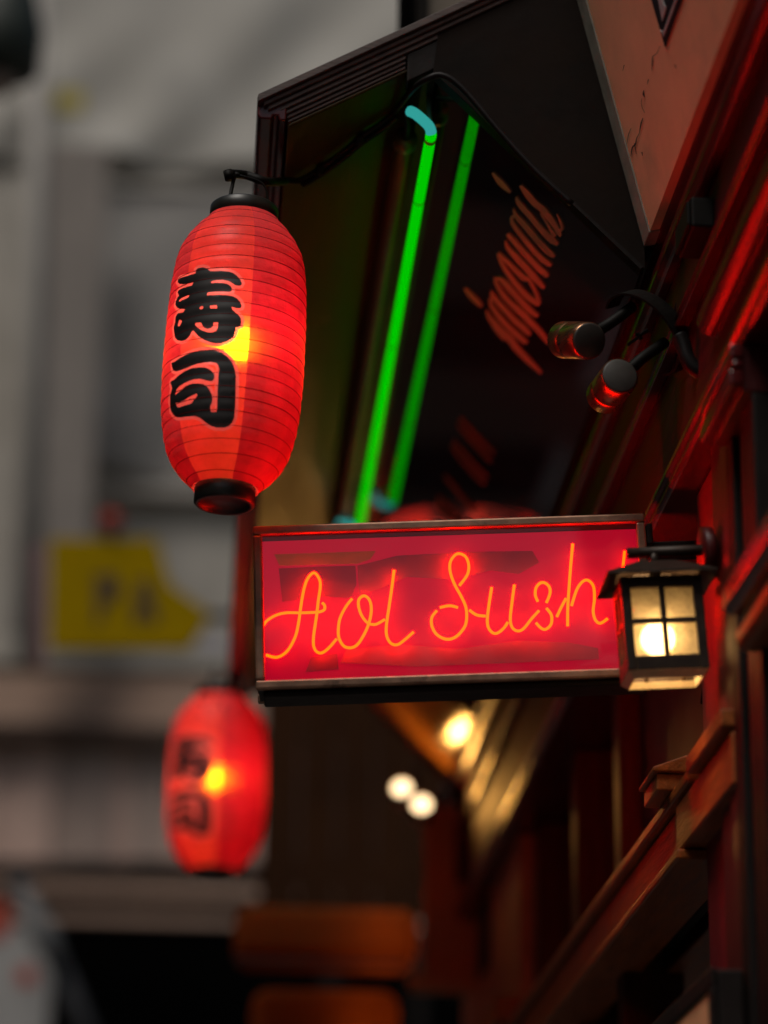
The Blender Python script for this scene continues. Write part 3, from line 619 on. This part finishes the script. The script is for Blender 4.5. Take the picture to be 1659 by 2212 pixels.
box('box_top', (X0 + .004, X1 - .004), (.012, D - .012), (ST - .012, ST - .002), boxblack, sg, local=True)
bot = plate('box_bottom', [(X0 + .004, .012, SB + .012), (X1 - .004, .012, SB + .012), (X1 - .004, D - .012, SB + .012), (X0 + .004, D - .012, SB + .012)], Vector((0, 0, -.010)), boxblack, sg, local=True, b=.002)
box('box_skirt', (X0 + .012, X1 - .01), (.014, D - .014), (SB - .010, SB + .0015), boxblack, sg, local=True, b=.004)
box('box_side', (X0 + .002, X0 + .012), (.012, D - .012), (SB + .013, ST - .013), boxblack, sg, local=True)
box('box_side', (X1 - .012, X1 - .002), (.012, D - .012), (SB + .013, ST - .013), boxblack, sg, local=True)
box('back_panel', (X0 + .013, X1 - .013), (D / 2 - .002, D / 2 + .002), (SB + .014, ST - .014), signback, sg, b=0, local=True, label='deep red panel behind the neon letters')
for y0, y1, gy in ((0, .0135, .010), (D - .0135, D, D - .010)):
    for nm, xs, zs_ in (('frame_rail', (X0, X1), (ST - fw, ST)), ('frame_rail', (X0, X1), (SB, SB + fw)), ('frame_stile', (X0, X0 + fw), (SB + fw + .0005, ST - fw - .0005)), ('frame_stile', (X1 - fw, X1), (SB + fw + .0005, ST - fw - .0005))):
        box(nm, xs, (y0, y1), zs_, bronze, sg, b=.004, local=True)
    box('glass_pane', (X0 + fw - .004, X1 - fw + .004), (gy - .0008, gy + .0008), (SB + fw - .004, ST - fw + .004), signglass, sg, b=0, local=True)
FP = D / 2 - .0024
greyrefl = mat('maroon_glass_reflection', (.11, .016, .022), .6, noise=.4, scale=9, emit=(.9, .02, .06), estr=.07)  # greyish reflections in the sign glass, painted as maroon patches
darkp = mat('dark_red_reflection', (.03, .001, .002), .5, noise=.3, scale=9, emit=(.9, 0, .04), estr=.10)  # dark street reflections in the sign glass, painted as patches
brownrefl = mat('brown_glass_reflection', (.16, .045, .012), .6, noise=.3, scale=12, emit=(.9, .16, .02), estr=.09)  # street reflection in the glass, painted as a brown strip
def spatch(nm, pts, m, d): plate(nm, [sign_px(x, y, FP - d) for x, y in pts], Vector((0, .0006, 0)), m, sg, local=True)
spatch('dark_reflection_patch', [(602, 1228), (690, 1224), (768, 1222), (770, 1262), (758, 1292), (700, 1288), (610, 1300)], darkp, .0004)
spatch('reflection_strip', [(592, 1197), (700, 1194), (812, 1190), (800, 1208), (772, 1218), (604, 1222)], brownrefl, .0008)
spatch('reflection_patch', [(772, 1222), (860, 1200), (1010, 1192), (1150, 1190), (1165, 1215), (1120, 1240), (1060, 1232), (980, 1252), (880, 1246), (820, 1272), (776, 1286)], greyrefl, .0012)
spatch('reflection_patch', [(735, 1432), (748, 1404), (860, 1392), (990, 1402), (1120, 1384), (1230, 1388), (1292, 1400), (1294, 1424), (1100, 1432), (900, 1440)], greyrefl, .0012)
spatch('dark_reflection_patch', [(660, 1452), (672, 1420), (728, 1412), (732, 1446)], darkp, .0008)
zA, zS, zI = zoom(1000, 2050, 2.212), zoom(1650, 2050, 2.074), zoom(2250, 2050, 2.37)
NEON = [(zA, [[(105,1170),(200,1190),(290,1135),(360,1010),(390,880),(405,770),(430,620),(465,510),(520,455),(565,500),(578,570),(560,700),(545,830),(520,1000),(520,1090),(545,1140),(590,1152),(650,1110),(720,1030)], [(80,915),(115,870),(190,825),(280,803),(400,803),(500,800),(570,795),(612,775),(615,740),(595,715)]]),
 (zA, [[(855,680),(800,750),(750,850),(735,940),(740,1020),(780,1090),(840,1108),(900,1080),(960,990),(1005,880),(1022,770),(1005,690),(960,655),(915,685),(912,750),(940,830),(990,890),(1050,905),(1100,885),(1140,860)]]),
 (zA, [[(1220,432),(1200,590),(1175,760),(1153,920),(1158,1010),(1195,1070),(1250,1080),(1310,1040),(1390,970)]]),
 (zS, [[(318,710),(250,695),(170,710)], [(145,735),(105,790),(105,860),(145,930),(220,968),(290,955),(350,900),(385,830),(385,720),(350,630),(290,520),(255,420),(255,340),(290,285),(330,270),(380,295),(405,360),(395,440),(330,530)], [(410,730),(470,770),(545,780)]]),
 (zS, [[(593,545),(572,680),(558,800),(565,870),(600,915),(640,918),(690,880),(725,830)], [(778,525),(760,660),(745,800),(760,870),(800,900),(850,885),(920,800),(980,735)]]),
 (zS, [[(970,660),(950,610),(955,550),(990,510),(1030,510),(1065,545),(1068,600),(1040,670)], [(1040,715),(1080,770),(1080,840),(1040,885),(1000,880),(955,835)]]),
 (zS, [[(1255,190),(1240,350),(1225,550),(1215,700),(1213,860)], [(1125,785),(1160,710),(1200,635)], [(1245,695),(1290,560),(1340,495),(1385,490),(1425,540),(1432,640),(1422,740),(1440,810),(1480,838),(1540,800)]]),
 (zI, [[(497,285),(480,440),(462,620),(455,760),(470,850),(520,880),(590,830)]])]
ND = D / 2 - .022
TR = .0026
for zf, strokes in NEON:
    first = None
    for st in strokes:
        pts = [sign_px(*zf(p), ND) for p in st]
        pts = [p for p in catmull(pts, 6)]
        o = tube('neon_letter' if first is None else 'neon_stroke', pts, TR, neon_red, first or sg, seg=8, local=True)
        back = tube('neon_letter_rear' if first is None else 'neon_stroke', [Vector((X0 + X1 - p.x, D - p.y, p.z)) for p in pts], TR, neon_red, first or sg, seg=8, local=True)
        if first is None: first = o
box('mounting_arm', (X1 + .0005, X1 + .16), (D / 2 - .02, D / 2 + .02), (ST - .07, ST - .045), blackw, sg, local=True)
box('mounting_arm', (X1 + .0005, X1 + .16), (D / 2 - .02, D / 2 + .02), (SB + .045, SB + .07), blackw, sg, local=True)
box('hinge', (X1 + .0005, X1 + .012), (.0, .02), (ST - .06, ST - .02), blackw, sg, local=True)

# ================================================================== WALL LANTERN
WY = 4.17
wl = thing('wall_lantern', 'square dark metal wall lantern with glowing frosted panes on bracket arm', 'lamp', on_y(1430, 1460, WY))
fl = on_y(1345, 1340, WY).x; fr = on_y(1522, 1340, WY).x
zt = on_y(1432, 1243, WY).z; zb_ = on_y(1440, 1444, WY).z
wd = fr - fl; WYb = WY + wd * .66; T = .010
def bx(*a, **k): return box(*a, **k)
cxw = (fl + fr) / 2; cyw = (WY + WYb) / 2
zm = zt - (zt - zb_) * .46
H = zt - zb_
rails = [zt - .018, zb_ + .021]
for sx in (0, 1):
    for sy in (0, 1):
        x = fl if sx == 0 else fr - .016; y = WY if sy == 0 else WYb - .016
        box('corner_post', (x, x + .016), (y, y + .016), (zb_, zt), lampmetal, wl, b=.0015)
def lface(axis, c0, c1, t0, t1):
    """frame bars and four panes of one side; axis 'y': face across x, 'x': face across y"""
    def B(nm, a, z, th, m, b=.001):
        if axis == 'y': return box(nm, a, (t0 + th[0], t0 + th[1]), z, m, wl, b=b)
        return box(nm, (t0 + th[0], t0 + th[1]), a, z, m, wl, b=b)
    s = t1; th = (0, .008) if s > 0 else (-.008, 0)
    B('top_rail', (c0 + .0165, c1 - .0165), (zt - .020, zt), th, lampmetal); B('bottom_rail', (c0 + .0165, c1 - .0165), (zb_, zb_ + .024), th, lampmetal)
    m_ = (c0 + c1) / 2
    zmid = (zt - .020 + zb_ + .024) / 2 + .001
    B('glazing_bar', (m_ - .0045, m_ + .0045), (zb_ + .0245, zt - .0205), th, lampmetal)
    B('glazing_bar', (c0 + .0165, m_ - .005), (zmid - .0045, zmid + .0045), th, lampmetal); B('glazing_bar', (m_ + .005, c1 - .0165), (zmid - .0045, zmid + .0045), th, lampmetal)
    pt = (.0085, .0105) if s > 0 else (-.0105, -.0085)
    for a in ((c0 + .012, m_ - .0005), (m_ + .0005, c1 - .012)):
        for z in ((zmid + .0005, zt - .012), (zb_ + .016, zmid - .0005)): B('pane', a, z, pt, frosted, 0)
lface('y', fl, fr, WY, 1); lface('y', fl, fr, WYb, -1); lface('x', WY, WYb, fl, 1); lface('x', WY, WYb, fr, -1)
# bottom: sloping cream lip, open underneath
zl0, zl1 = zb_ - .002, zb_ - .006
lip = .016
vs = []
for z, o in ((zb_ - .001, 0), (zb_ - .001, .016), (zb_ - .012, .012)):
    vs += [(fl + o, WY + o, z), (fr - o, WY + o, z), (fr - o, WYb - o, z), (fl + o, WYb - o, z)]
fs = []
for i in range(4):
    j = (i + 1) % 4; fs += [(i, j, 4 + j, 4 + i), (4 + i, 4 + j, 8 + j, 8 + i), (8 + i, 8 + j, j, i)]
mesh('cream_lip', vs, fs, lampcream, wl)
for x in (fl + .03, fr - .045): box('lip_clip', (x, x + .006), (WY + .013, WY + .022), (zb_ - .017, zb_ - .011), mat('rusty_clip', (.25, .12, .03), .6), wl, b=.001)
# hat roof
rx0, rx1 = on_y(1281, 1280, WY).x, on_y(1545, 1230, WY).x; ov = (rx1 - rx0 - wd) / 2; ov = min(.024, max(.02, ov))
e1, e0_ = zt + .003, zt + .032
vs = [(fl - ov, WY - ov, e1), (fr + ov, WY - ov, e1), (fr + ov, WYb + ov, e1), (fl - ov, WYb + ov, e1)]
vs += [(cxw - .03, cyw - .03, e0_), (cxw + .03, cyw - .03, e0_), (cxw + .03, cyw + .03, e0_), (cxw - .03, cyw + .03, e0_)]
vs += [(x, y, z - .004) for x, y, z in vs]
fs = [(4, 5, 6, 7), (0, 1, 5, 4), (1, 2, 6, 5), (2, 3, 7, 6), (3, 0, 4, 7), (15, 14, 13, 12), (12, 13, 9, 8), (13, 14, 10, 9), (14, 15, 11, 10), (15, 12, 8, 11), (0, 8, 9, 1), (1, 9, 10, 2), (2, 10, 11, 3), (3, 11, 8, 0)]
mesh('hat_roof', vs, fs, lampmetal, wl)
za_ = on_y(1440, 1205, cyw).z
za_ = e0_ + .024
tube('stem', [(cxw, cyw, e0_ - .001), (cxw, cyw, za_)], .009, lampmetal, wl)
tube('arm', [(cxw - .045, cyw, za_), (cxw + .06, cyw, za_ + .001), (.855, cyw, za_ + .002)], .0095, lampmetal, wl, seg=14)
lathe('back_plate', [(.001, 0), (.042, 0), (.046, .004), (.046, .02), (.001, .02)], woodv, wl, local=False, c=(.8415, cyw, za_ - .006), axis=(-1, 0, 0), seg=32)
bb = on_y(1415, 1382, cyw)
lathe('bulb', ball(.029, 0), bulb_wall, wl, seg=20, local=False, c=(bb.x, cyw - .006, bb.z))
tube('bulb_socket', [(bb.x, cyw - .006, bb.z + .03), (cxw, cyw, zt + .02)], .010, lampmetal, wl)

wl.rotation_euler = (0, math.radians(-3.8), math.radians(-1)); wl.location.x += .008

# ================================================================== SPOTLIGHT FIXTURES
def spot_fixture(label, rootp, hoop_c, hoop_r, n, spots, lit):
    t = thing('spotlight_fixture', label, 'spotlight', rootp, 'twin spotlight fixtures on the cornice')
    n = Vector(n).normalized(); a = n.cross(Vector((0, 0, 1))).normalized(); b = a.cross(n)
    if b.z < 0: b = -b
    vs = []; fs = []; N = 28; wdt = .046
    for i in range(N + 1):
        th = math.radians(150 - 225 * i / N); q = hoop_c + (Vector((1, 0, 0)) - n * n.x).normalized() * (hoop_r * math.cos(th)) + b * (hoop_r * 1.05 * math.sin(th))
        o = (q - hoop_c).normalized()
        for s, r in ((-1, .0), (1, .0), (1, .004), (-1, .004)): vs.append(q + n * (s * wdt / 2) + o * r)
    for i in range(N):
        for s in range(4): fs.append((i * 4 + s, i * 4 + (s + 1) % 4, (i + 1) * 4 + (s + 1) % 4, (i + 1) * 4 + s))
    fs += [(0, 1, 2, 3), (N * 4 + 3, N * 4 + 2, N * 4 + 1, N * 4)]
    mesh('hoop_strap', vs, fs, black_metal, t)
    for back, ax, start in spots:
        ax = Vector(ax).normalized(); Ls = .098; r = .034
        tube('arm', catmull([start, (start * .5 + back * .5) + Vector((0, 0, .002)), back + ax * .018 + (start - back).normalized() * .030], 4), .0105, black_metal, t)
        can_ = lathe('lamp_body', [(r - .004, Ls - .012), (r - .002, Ls), (r, Ls), (r, .064), (r - .0008, .063), (r - .0008, .061), (r, .060), (r, .004), (r - .002, .001)], copper, t, local=False, c=back, axis=ax, seg=36)
        lathe('back_cap', [(.0004, -.001), (r - .005, -.001), (r - .002, .001), (r - .0015, .004)], grey_cap, can_, local=False, c=back, axis=ax, seg=36)
        lathe('lens', [(.0004, Ls - .012), (r - .004, Ls - .012)], bulb_spot if lit else gloss_black, can_, local=False, c=back, axis=ax, seg=24)
        if lit:
            ld = bpy.data.lights.new('spot_lamp', 'SPOT'); ld.energy = 2.6; ld.color = (1, .46, .09); ld.spot_size = math.radians(150); ld.spot_blend = .6; ld.shadow_soft_size = .026
            lo = bpy.data.objects.new('spot_lamp', ld); C.objects.link(lo); lo.parent = t
            lo.location = back + ax * (Ls + .004) - (Vector(t.location) - UP); lo.rotation_euler = (-ax).to_track_quat('Z', 'Y').to_euler()
    return t
z8 = zoom(2150, 1050, 2.074)
SY = 4.36
vd = ray(1300, 760).normalized()
b1 = on_y(*z8((355, 605)), SY - .02); b2 = on_y(*z8((605, 890)), SY - .05)
hc = on_y(*z8((835, 540)), SY)
sp1 = spot_fixture('unlit twin spotlight with copper bodies on dark hoop under the peach fascia', hc + Vector((.08, 0, 0)), hc, .070, (-.62, -.62, -.48),
    [(b1, vd * .9 + Vector((-.46, 0, .0)), on_y(*z8((710, 325)), SY)), (b2, vd * .9 + Vector((-.24, 0, -.36)), on_y(*z8((970, 620)), SY))], False)
tube('wall_stem', catmull([hc + Vector((.055, 0, .03)), hc + Vector((.09, .0, .05)), (.815, SY + .02, hc.z + .06)], 5), .012, black_metal, sp1)
tube('wire_end', [on_y(*z8((670, 640)), SY + .03), on_y(*z8((830, 515)), SY + .03)], .003, rubber, sp1, seg=6)
tube('wire_end', [on_y(*z8((745, 545)), SY + .03), on_y(*z8((775, 595)), SY + .03)], .004, rubber, sp1, seg=6)
FY = 8.27
f1 = on_y(868, 1703, FY); f2_ = on_y(907, 1737, FY); fh = on_y(935, 1690, FY + .08)
tow = Vector((-.15, -.92, .22))
sp2 = spot_fixture('lit warm twin spotlight shining at the far end of the canopy', fh, fh, .062, (-.3, -.88, -.36),
    [(f1 - tow * .09, tow, fh + Vector((-.05, 0, .02))), (f2_ - tow * .09, tow + Vector((.06, 0, -.03)), fh + Vector((.03, 0, -.04)))], True)
cb2 = thing('cable', 'thick black cable looping from the unlit spotlight to the cornice', 'cable', on_y(1490, 770, 4.2))
tube('cable_run', catmull([on_y(*z8(q), 4.24) for q in ((1085, 560), (1120, 640), (1150, 740), (1200, 820), (1270, 862), (1330, 850))], 6), .014, rubber, cb2)
jb_ = on_x(1512, 556, .79)
jx = thing('junction_box', 'small black junction box on the frieze above the spotlight hoop', 'junction box', jb_)
box('case', (.772, .812), (jb_.y - .03, jb_.y + .10), (1.975, 2.03), black_metal, jx, b=.004); box('lid', (.766, .7715), (jb_.y - .025, jb_.y + .095), (1.98, 2.025), black_metal, jx, b=.002)

# ---------------- small capped block on the beam
nb = thing('capped_post_block', 'small wooden block with sloping cap standing on the transom beam', 'post cap', (.83, 4.62, 1.147))
box('block', (.790, .838), (4.56, 4.70), (1.148, 1.178), woodb, nb, b=.003)
prism('sloping_cap', [(.782, 1.180), (.782, 1.188), (.845, 1.212), (.86, 1.212), (.86, 1.180)], 4.55, 4.71, woodb, nb, b=.003)
tube('wire', catmull([(.87, 4.53, 1.30), (.875, 4.5, 1.4), (.868, 4.51, 1.52), (.875, 4.5, 1.67)], 5), .004, rubber, nb)

# ---------------- menu case
mc = thing('menu_case', 'dark framed menu case with cream sheet fixed to the post', 'menu case', (.81, 4.15, .35))
q0 = on_y(1541, 2092, 4.02); mx0 = q0.x; mz = q0.z; mx1 = on_y(1606, 2092, 4.02).x
box('case_body', (mx0 + .006, mx1), (4.02, 4.62), (.25, mz), boxblack, mc, b=.004)
for y0, y1, z0, z1 in ((4.02, 4.62, mz - .026, mz + .003), (4.02, 4.05, .25, mz - .027), (4.59, 4.62, .25, mz - .027)):
    box('frame_bar', (mx0 - .004, mx0 + .005), (y0 - .002, y1), (z0, z1), boxblack, mc, b=.003)
box('menu_sheet', (mx0 + .0015, mx0 + .0045), (4.052, 4.588), (.27, mz - .028), mat('warm_lit_menu_paper', (.7, .42, .2), .8, noise=.2, scale=14), mc, b=0)  # the lamp's warm light is put into the sheet's colour

# ================================================================== BACKGROUND: corner building closing the street
BY = 24.0
def bpx(x, y, Y=BY): return on_y(x, y, Y)
wallm = mat('grey_beige_render', (.46, .425, .375), .9, noise=.14, scale=1.6, dirt=(.38, .345, .30), dscale=.9, dth=.5)
cbd = thing('corner_building', 'grey rendered building closing the end of the street behind scaffold sheets', 'building', (-1, BY + 2, -EYE))
box('wall', (-6, 8), (BY, BY + 5), (bpx(300, 1440).z, 22), wallm, cbd, b=0)
def patch(name, x0, x1, y0, y1, d0, d1, m, parent=cbd, Y=BY, b=.01):
    a = bpx(x0, y0, Y); c = bpx(x1, y1, Y)
    return box(name, (a.x, c.x), (Y - d1, Y - d0), (c.z, a.z), m, parent, b=b)
shut = mat('grey_shutter', (.27, .27, .265), .75, noise=.12, scale=2)
pale = mat('pale_stone', (.44, .41, .375), .85, noise=.1, scale=2)
brn = mat('brown_backing_wood', (.13, .10, .085), .8, noise=.15, scale=2)  # plain brown wood for the board behind the blinds
def sheet(label, x0, x1, y0, y1, Y, m, seed, amp):
    a = bpx(x0, y0, Y); c = bpx(x1, y1, Y); nx, nz = 70, 60; rr = random.Random(seed); vs = []; fs = []
    waves = [(rr.uniform(1.5, 6), rr.uniform(-4, 4), rr.uniform(0, 6), rr.uniform(.3, 1)) for _ in range(7)]
    for i_ in range(nx + 1):
        for j_ in range(nz + 1):
            x = a.x + (c.x - a.x) * i_ / nx; z = c.z + (a.z - c.z) * j_ / nz
            w = sum(q[3] * math.sin(q[0] * x + q[1] * z + q[2] + .6 * math.sin(1.3 * z + q[2])) for q in waves); hang = .35 + .65 * (1 - j_ / nz)
            vs.append(Vector((x + .03 * w * hang, Y - amp * w * hang - amp * 3.2, z + .02 * w)))
    for i_ in range(nx):
        for j_ in range(nz): q = i_ * (nz + 1) + j_; fs.append((q, q + nz + 1, q + nz + 2, q + 1))
    t = thing('scaffold_sheet', label, 'sheeting', bpx((x0 + x1) / 2, y1, Y))
    o = mesh('cloth', vs, fs, m, t, smooth=True); md = o.modifiers.new('t', 'SOLIDIFY'); md.thickness = .004
    tube('top_rail', [(a.x, Y - amp * 3.2, a.z), (c.x, Y - amp * 3.2, a.z)], .04, pale, t)
    return t
sheet('pale grey scaffold sheet hung across the upper storey of the end building', -160, 960, -160, 392, BY, mat('pale_grey_sheeting', (.50, .475, .43), .8, noise=.1, scale=1.2), 3, .04)
sheet('darker grey wrinkled scaffold sheet hung below the pale one', 96, 960, 408, 1050, BY, mat('dark_grey_sheeting', (.33, .31, .29), .8, noise=.12, scale=1.2), 8, .035)
patch('sill', 150, 920, 1060, 1105, .004, .2, pale)
patch('window_jamb', 96, 190, 400, 1430, .8, .9, mat('grey_brown_post', (.27, .235, .21), .85, noise=.15, scale=2))
tube('drainpipe', [bpx(85, -60, BY - .9), bpx(78, 500, BY - .9), bpx(60, 1430, BY - .9)], .10, pale, cbd)
patch('notice', 125, 185, 275, 320, .75, .78, mat('yellow_notice', (.5, .40, .05), .7), cbd)
patch('alarm_box', 292, 345, 8, 40, .7, .85, mat('faded_red_box', (.40, .09, .07), .7), cbd)
# shop at street level: awning, striped blinds, beam, dark interior
aw = thing('shop_awning', 'brown canvas awning over pale blinds on the corner building', 'awning', bpx(270, 1560))
a0 = bpx(-400, 1440); a1 = bpx(600, 1575, BY - .3); a1b = bpx(600, 1600, BY - .3); aw_x0, aw_x1 = bpx(-400, 1500).x, bpx(585, 1500).x
vs = [(aw_x0, BY - .002, a0.z), (aw_x1, BY - .002, a0.z), (aw_x1, BY - .3, a1.z), (aw_x0, BY - .3, a1.z)]
awm = mat('brown_canvas', (.25, .16, .115), .85, noise=.15, scale=3)
plate('canopy_cloth', vs, Vector((0, 0, -.012)), awm, aw)
box('front_valance', (aw_x0, aw_x1), (BY - .31, BY - .29), (a1b.z - .03, a1.z - .014), mat('dark_brown_canvas', (.06, .035, .025), .85), aw, b=.002)
bs = thing('street_shop', 'pale pleated blinds above a dark opening at the corner building', 'shopfront', bpx(270, 2000))
blind = mat('pale_pink_blind', (.60, .42, .35), .85, noise=.12, scale=4)
brn2 = mat('brown_beam_paint', (.50, .33, .25), .8, noise=.15, scale=2)
blind2 = mat('grey_blind', (.44, .33, .28), .85, noise=.12, scale=4)
x = -420
k = 0
while x < 560:
    w = (66, 44, 82, 52, 70, 96, 58)[k % 7]; m_ = (blind, blind2, blind2, blind, blind2, blind, blind)[k % 7]
    patch('blind_pleat', x, x + w - 5, 1590, 1862, -.05 + (.03 if k % 2 else 0), .0 + (.03 if k % 2 else 0), m_, bs, Y=BY - .02); x += w; k += 1
patch('backing', -420, 1400, 1565, 1875, -.12, -.06, brn, bs, Y=BY - .02)
patch('dark_rail', -420, 1000, 1866, 1890, -.02, .06, blackw, bs, Y=BY - .3)
patch('beam', -420, 1000, 1893, 1952, -.06, .05, brn2, bs, Y=BY - .3); patch('beam', -420, 1000, 1957, 2010, -.06, .02, brn2, bs, Y=BY - .3)
box('dark_opening', (-6, 8), (BY + .3, BY + .4), (-EYE, bpx(300, 1600).z), mat('black_interior_shade', (.003, .003, .003), .95, spec=0), bs, b=0)  # black sheet standing in for the shade inside the shop
for xx in (700, 890):
    patch('door_frame', xx, xx + 26, 2012, 2500, -.02, .02, blackw, bs, Y=BY - .3)
wg = thing('timber_wing', 'dark brown timber wing wall between the corner building and the canopy', 'wall', bpx(760, 2000, 13.0))
tw = mat('dark_timber_wing', (.040, .016, .007), .9, spec=.05, noise=.3, scale=2)
w0 = bpx(575, 1440, 13.0); w1 = bpx(1300, 1995, 13.0)
nb_ = 9
for k in range(nb_):
    xa = w0.x + (w1.x - w0.x) * k / nb_; xb = w0.x + (w1.x - w0.x) * (k + 1) / nb_ - .006
    box('plank', (xa, xb), (13.0 - (.008 if k % 2 else 0), 13.06), (w1.z, w0.z + 1.2), tw, wg, b=.003)
stb = thing('leaning_umbrella', 'dark folded parasol pole leaning by white and red boards', 'parasol', bpx(80, 2200, 20))
tube('pole', [bpx(35, 1900, 20), bpx(140, 2120, 20), bpx(230, 2330, 20)], .075, mat('dark_grey_cloth', (.06, .06, .065), .7), stb)
tube('folded_cloth', [bpx(50, 1935, 19.9), bpx(90, 2015, 19.9), bpx(125, 2085, 19.9)], .03, mat('grey_cloth', (.16, .16, .16), .7), stb, rads=[.05, .11, .07])
wb = thing('price_board', 'pale board with red marks standing behind the folded parasol', 'board', bpx(40, 2200, 20.5))
patch('panel', -30, 95, 2000, 2400, 0, .03, mat('white_board', (.42, .41, .40), .8, noise=.1, scale=5), wb, Y=20.5)
patch('red_mark', -30, 18, 1950, 2030, .031, .04, mat('red_mark', (.45, .06, .03), .7), wb, Y=20.5); patch('red_mark', 40, 75, 2090, 2130, .031, .04, mat('red_mark', (.45, .06, .03), .7), wb, Y=20.5)

# yellow projecting sign
YS = 14.5
ys = thing('yellow_sign', 'yellow sign with a pointed side and dark letters', 'sign', on_y(250, 1400, YS))
yel = mat('yellow_sign_face', (.42, .27, .0), .8, spec=.05, noise=.1, scale=6)
plate('sign_face', [on_y(x, y, YS) for x, y in ((108, 1163), (338, 1163), (368, 1262), (452, 1322), (440, 1352), (408, 1400), (106, 1400))], Vector((0, .06, 0)), yel, ys, b=.004)
dk = mat('brown_letter', (.10, .055, .01), .7)
def yplate(pts): plate('sign_letter', [on_y(x, y, YS - .006) for x, y in pts], Vector((0, .005, 0)), dk, ys)
yplate([(205, 1345), (205, 1240), (250, 1240), (262, 1270), (250, 1300), (222, 1303), (222, 1345)])
yplate([(285, 1345), (300, 1250), (325, 1250), (342, 1345), (322, 1345), (315, 1310), (306, 1345)])
box('sign_arm', (on_y(420, 1330, YS).x, .1 + .75), (YS + .02, YS + .045), (on_y(420, 1335, YS).z, on_y(420, 1318, YS).z), black_metal, ys)
patch('white_tag', 430, 492, 1378, 1412, 0, .02, mat('white_tag', (.45, .43, .46), .7), ys, Y=YS)
plate('pink_side', [on_y(x, y, YS + .3) for x, y in ((70, 1180), (98, 1170), (98, 1440), (74, 1440))], Vector((0, .02, 0)), mat('dull_pink_board', (.25, .14, .14), .8), ys)
lr = thing('round_red_lamp', 'small red round lamp glass on top of yellow sign', 'lamp', on_y(240, 1160, YS))
lathe('globe', ball(.07, 0), mat('red_lamp_glass', (.42, .03, .01), .4), lr, seg=20, local=False, c=on_y(240, 1128, YS)); tube('neck', [on_y(240, 1168, YS), on_y(240, 1140, YS)], .015, black_metal, lr)

# orange lit awning boxes below the far canopy
oc = mat('orange_canvas', (.42, .13, .025), .7, noise=.25, scale=4)
canvas = paper('thin_orange_canvas', (.20, .05, .008), (.07, .022, .006), grain=.3, gscale=5, gloss=0)
bulb_heat = emitter('heat_lamp_light', (1, .42, .10), 9)
for (xa, xb, ya, yb, Y, lab) in ((505, 890, 1985, 2112, 9.3, 'orange canvas awning box with rounded end under the far canopy'), (540, 850, 2160, 2300, 9.0, 'lower orange canvas box beneath the rounded awning box')):
    t = thing('awning_box', lab, 'awning', on_y((xa + xb) / 2, yb, Y))
    o = patch('canvas_box', xa, xb, ya, yb, 0, .3, canvas, t, Y=Y, b=.06); o.modifiers[0].segments = 5
    lathe('heat_lamp', ball(.03, 0), bulb_heat, t, seg=16, local=False, c=on_y(xb - 65, yb - 78, Y - .17))
    patch('valance_rail', xa - 4, xb - 30, yb - 8, yb + 10, .302, .33, blackw, t, Y=Y)
rl = thing('round_reflector', 'small orange reflector hanging beside the awning box', 'reflector', on_y(905, 2122, 8.9))
lathe('disc', [(.0005, 0), (.03, .0), (.035, .008), (.0005, .012)], oc, rl, local=False, c=on_y(905, 2122, 8.9), axis=(0, -1, -.3), seg=24); tube('stem', [on_y(905, 2110, 8.91), on_y(930, 2070, 8.91)], .008, oc, rl)

# dark street lamp head hanging at upper left
sy = 13.0
sh = thing('street_lamp', 'dark green hanging street lamp head high at the roadside', 'street lamp', on_y(5, 150, sy))
c0 = on_y(0, 120, sy)
lathe('lamp_head', [(.001, .62), (.06, .62), (.11, .54), (.17, .45), (.23, .15), (.22, -.09), (.09, -.15), (.0005, -.165)], mat('dark_green_iron', (.022, .03, .022), .6, noise=.2, scale=5), sh, local=False, c=c0, seg=24)
lathe('lamp_glass', [(.088, -.152), (.075, -.22), (.0005, -.25)], mat('dull_lamp_glass', (.33, .24, .2), .4), sh, local=False, c=c0, seg=24)
tube('bracket_arm', catmull([c0 + Vector((0, 0, .62)), c0 + Vector((-.05, 0, .75)), c0 + Vector((-.6, 0, .8)), c0 + Vector((-2.6, 0, .8))], 6), .025, black_metal, sh)

# houses on the other side of the street and behind the viewer (they shade the street and show in the glass)
def house(name, label, x, y, z1, m, faces):
    t = thing(name, label, 'building', ((x[0] + x[1]) / 2, (y[0] + y[1]) / 2, -EYE))
    box('wall', x, y, (-EYE, z1), m, t, b=0)
    wm = mat('dark_window_glass', (.02, .022, .026), .1)
    for (fx, fy, fz, ax) in faces:
        if ax == 'x': w = box('window', (fx, fx + .05), (fy - .5, fy + .5), (fz, fz + 1.7), wm, t, b=0)
        else: w = box('window', (fx - .5, fx + .5), (fy, fy + .05), (fz, fz + 1.7), wm, t, b=0)
        if ax == 'x': box('sill', (fx, fx + .12), (fy - .6, fy + .6), (fz - .1, fz - .01), pale, w, b=0)
        else: box('sill', (fx - .6, fx + .6), (fy, fy + .12), (fz - .1, fz - .01), pale, w, b=0)
    return t
hm = mat('beige_house_render', (.33, .29, .25), .9, noise=.15, scale=1)
house('opposite_house', 'dark brown house across the street with dark windows', (-9, -4.2), (-3, 23.5), 7.5, mat('dark_brown_house_render', (.10, .065, .05), .9, noise=.2, scale=1), [(-4.2, yy, zz, 'x') for yy in (-1.5, 1, 3.5, 6, 8.5, 11, 13.5, 16, 18.5) for zz in (.4, 3.6)])
house('rear_house', 'tall house behind the viewer closing the street with dark windows', (-6, 6), (-13, -9), 5.5, hm, [(xx, -9, zz, 'y') for xx in (-4.5, -2, .5, 3) for zz in (.2, 3)])
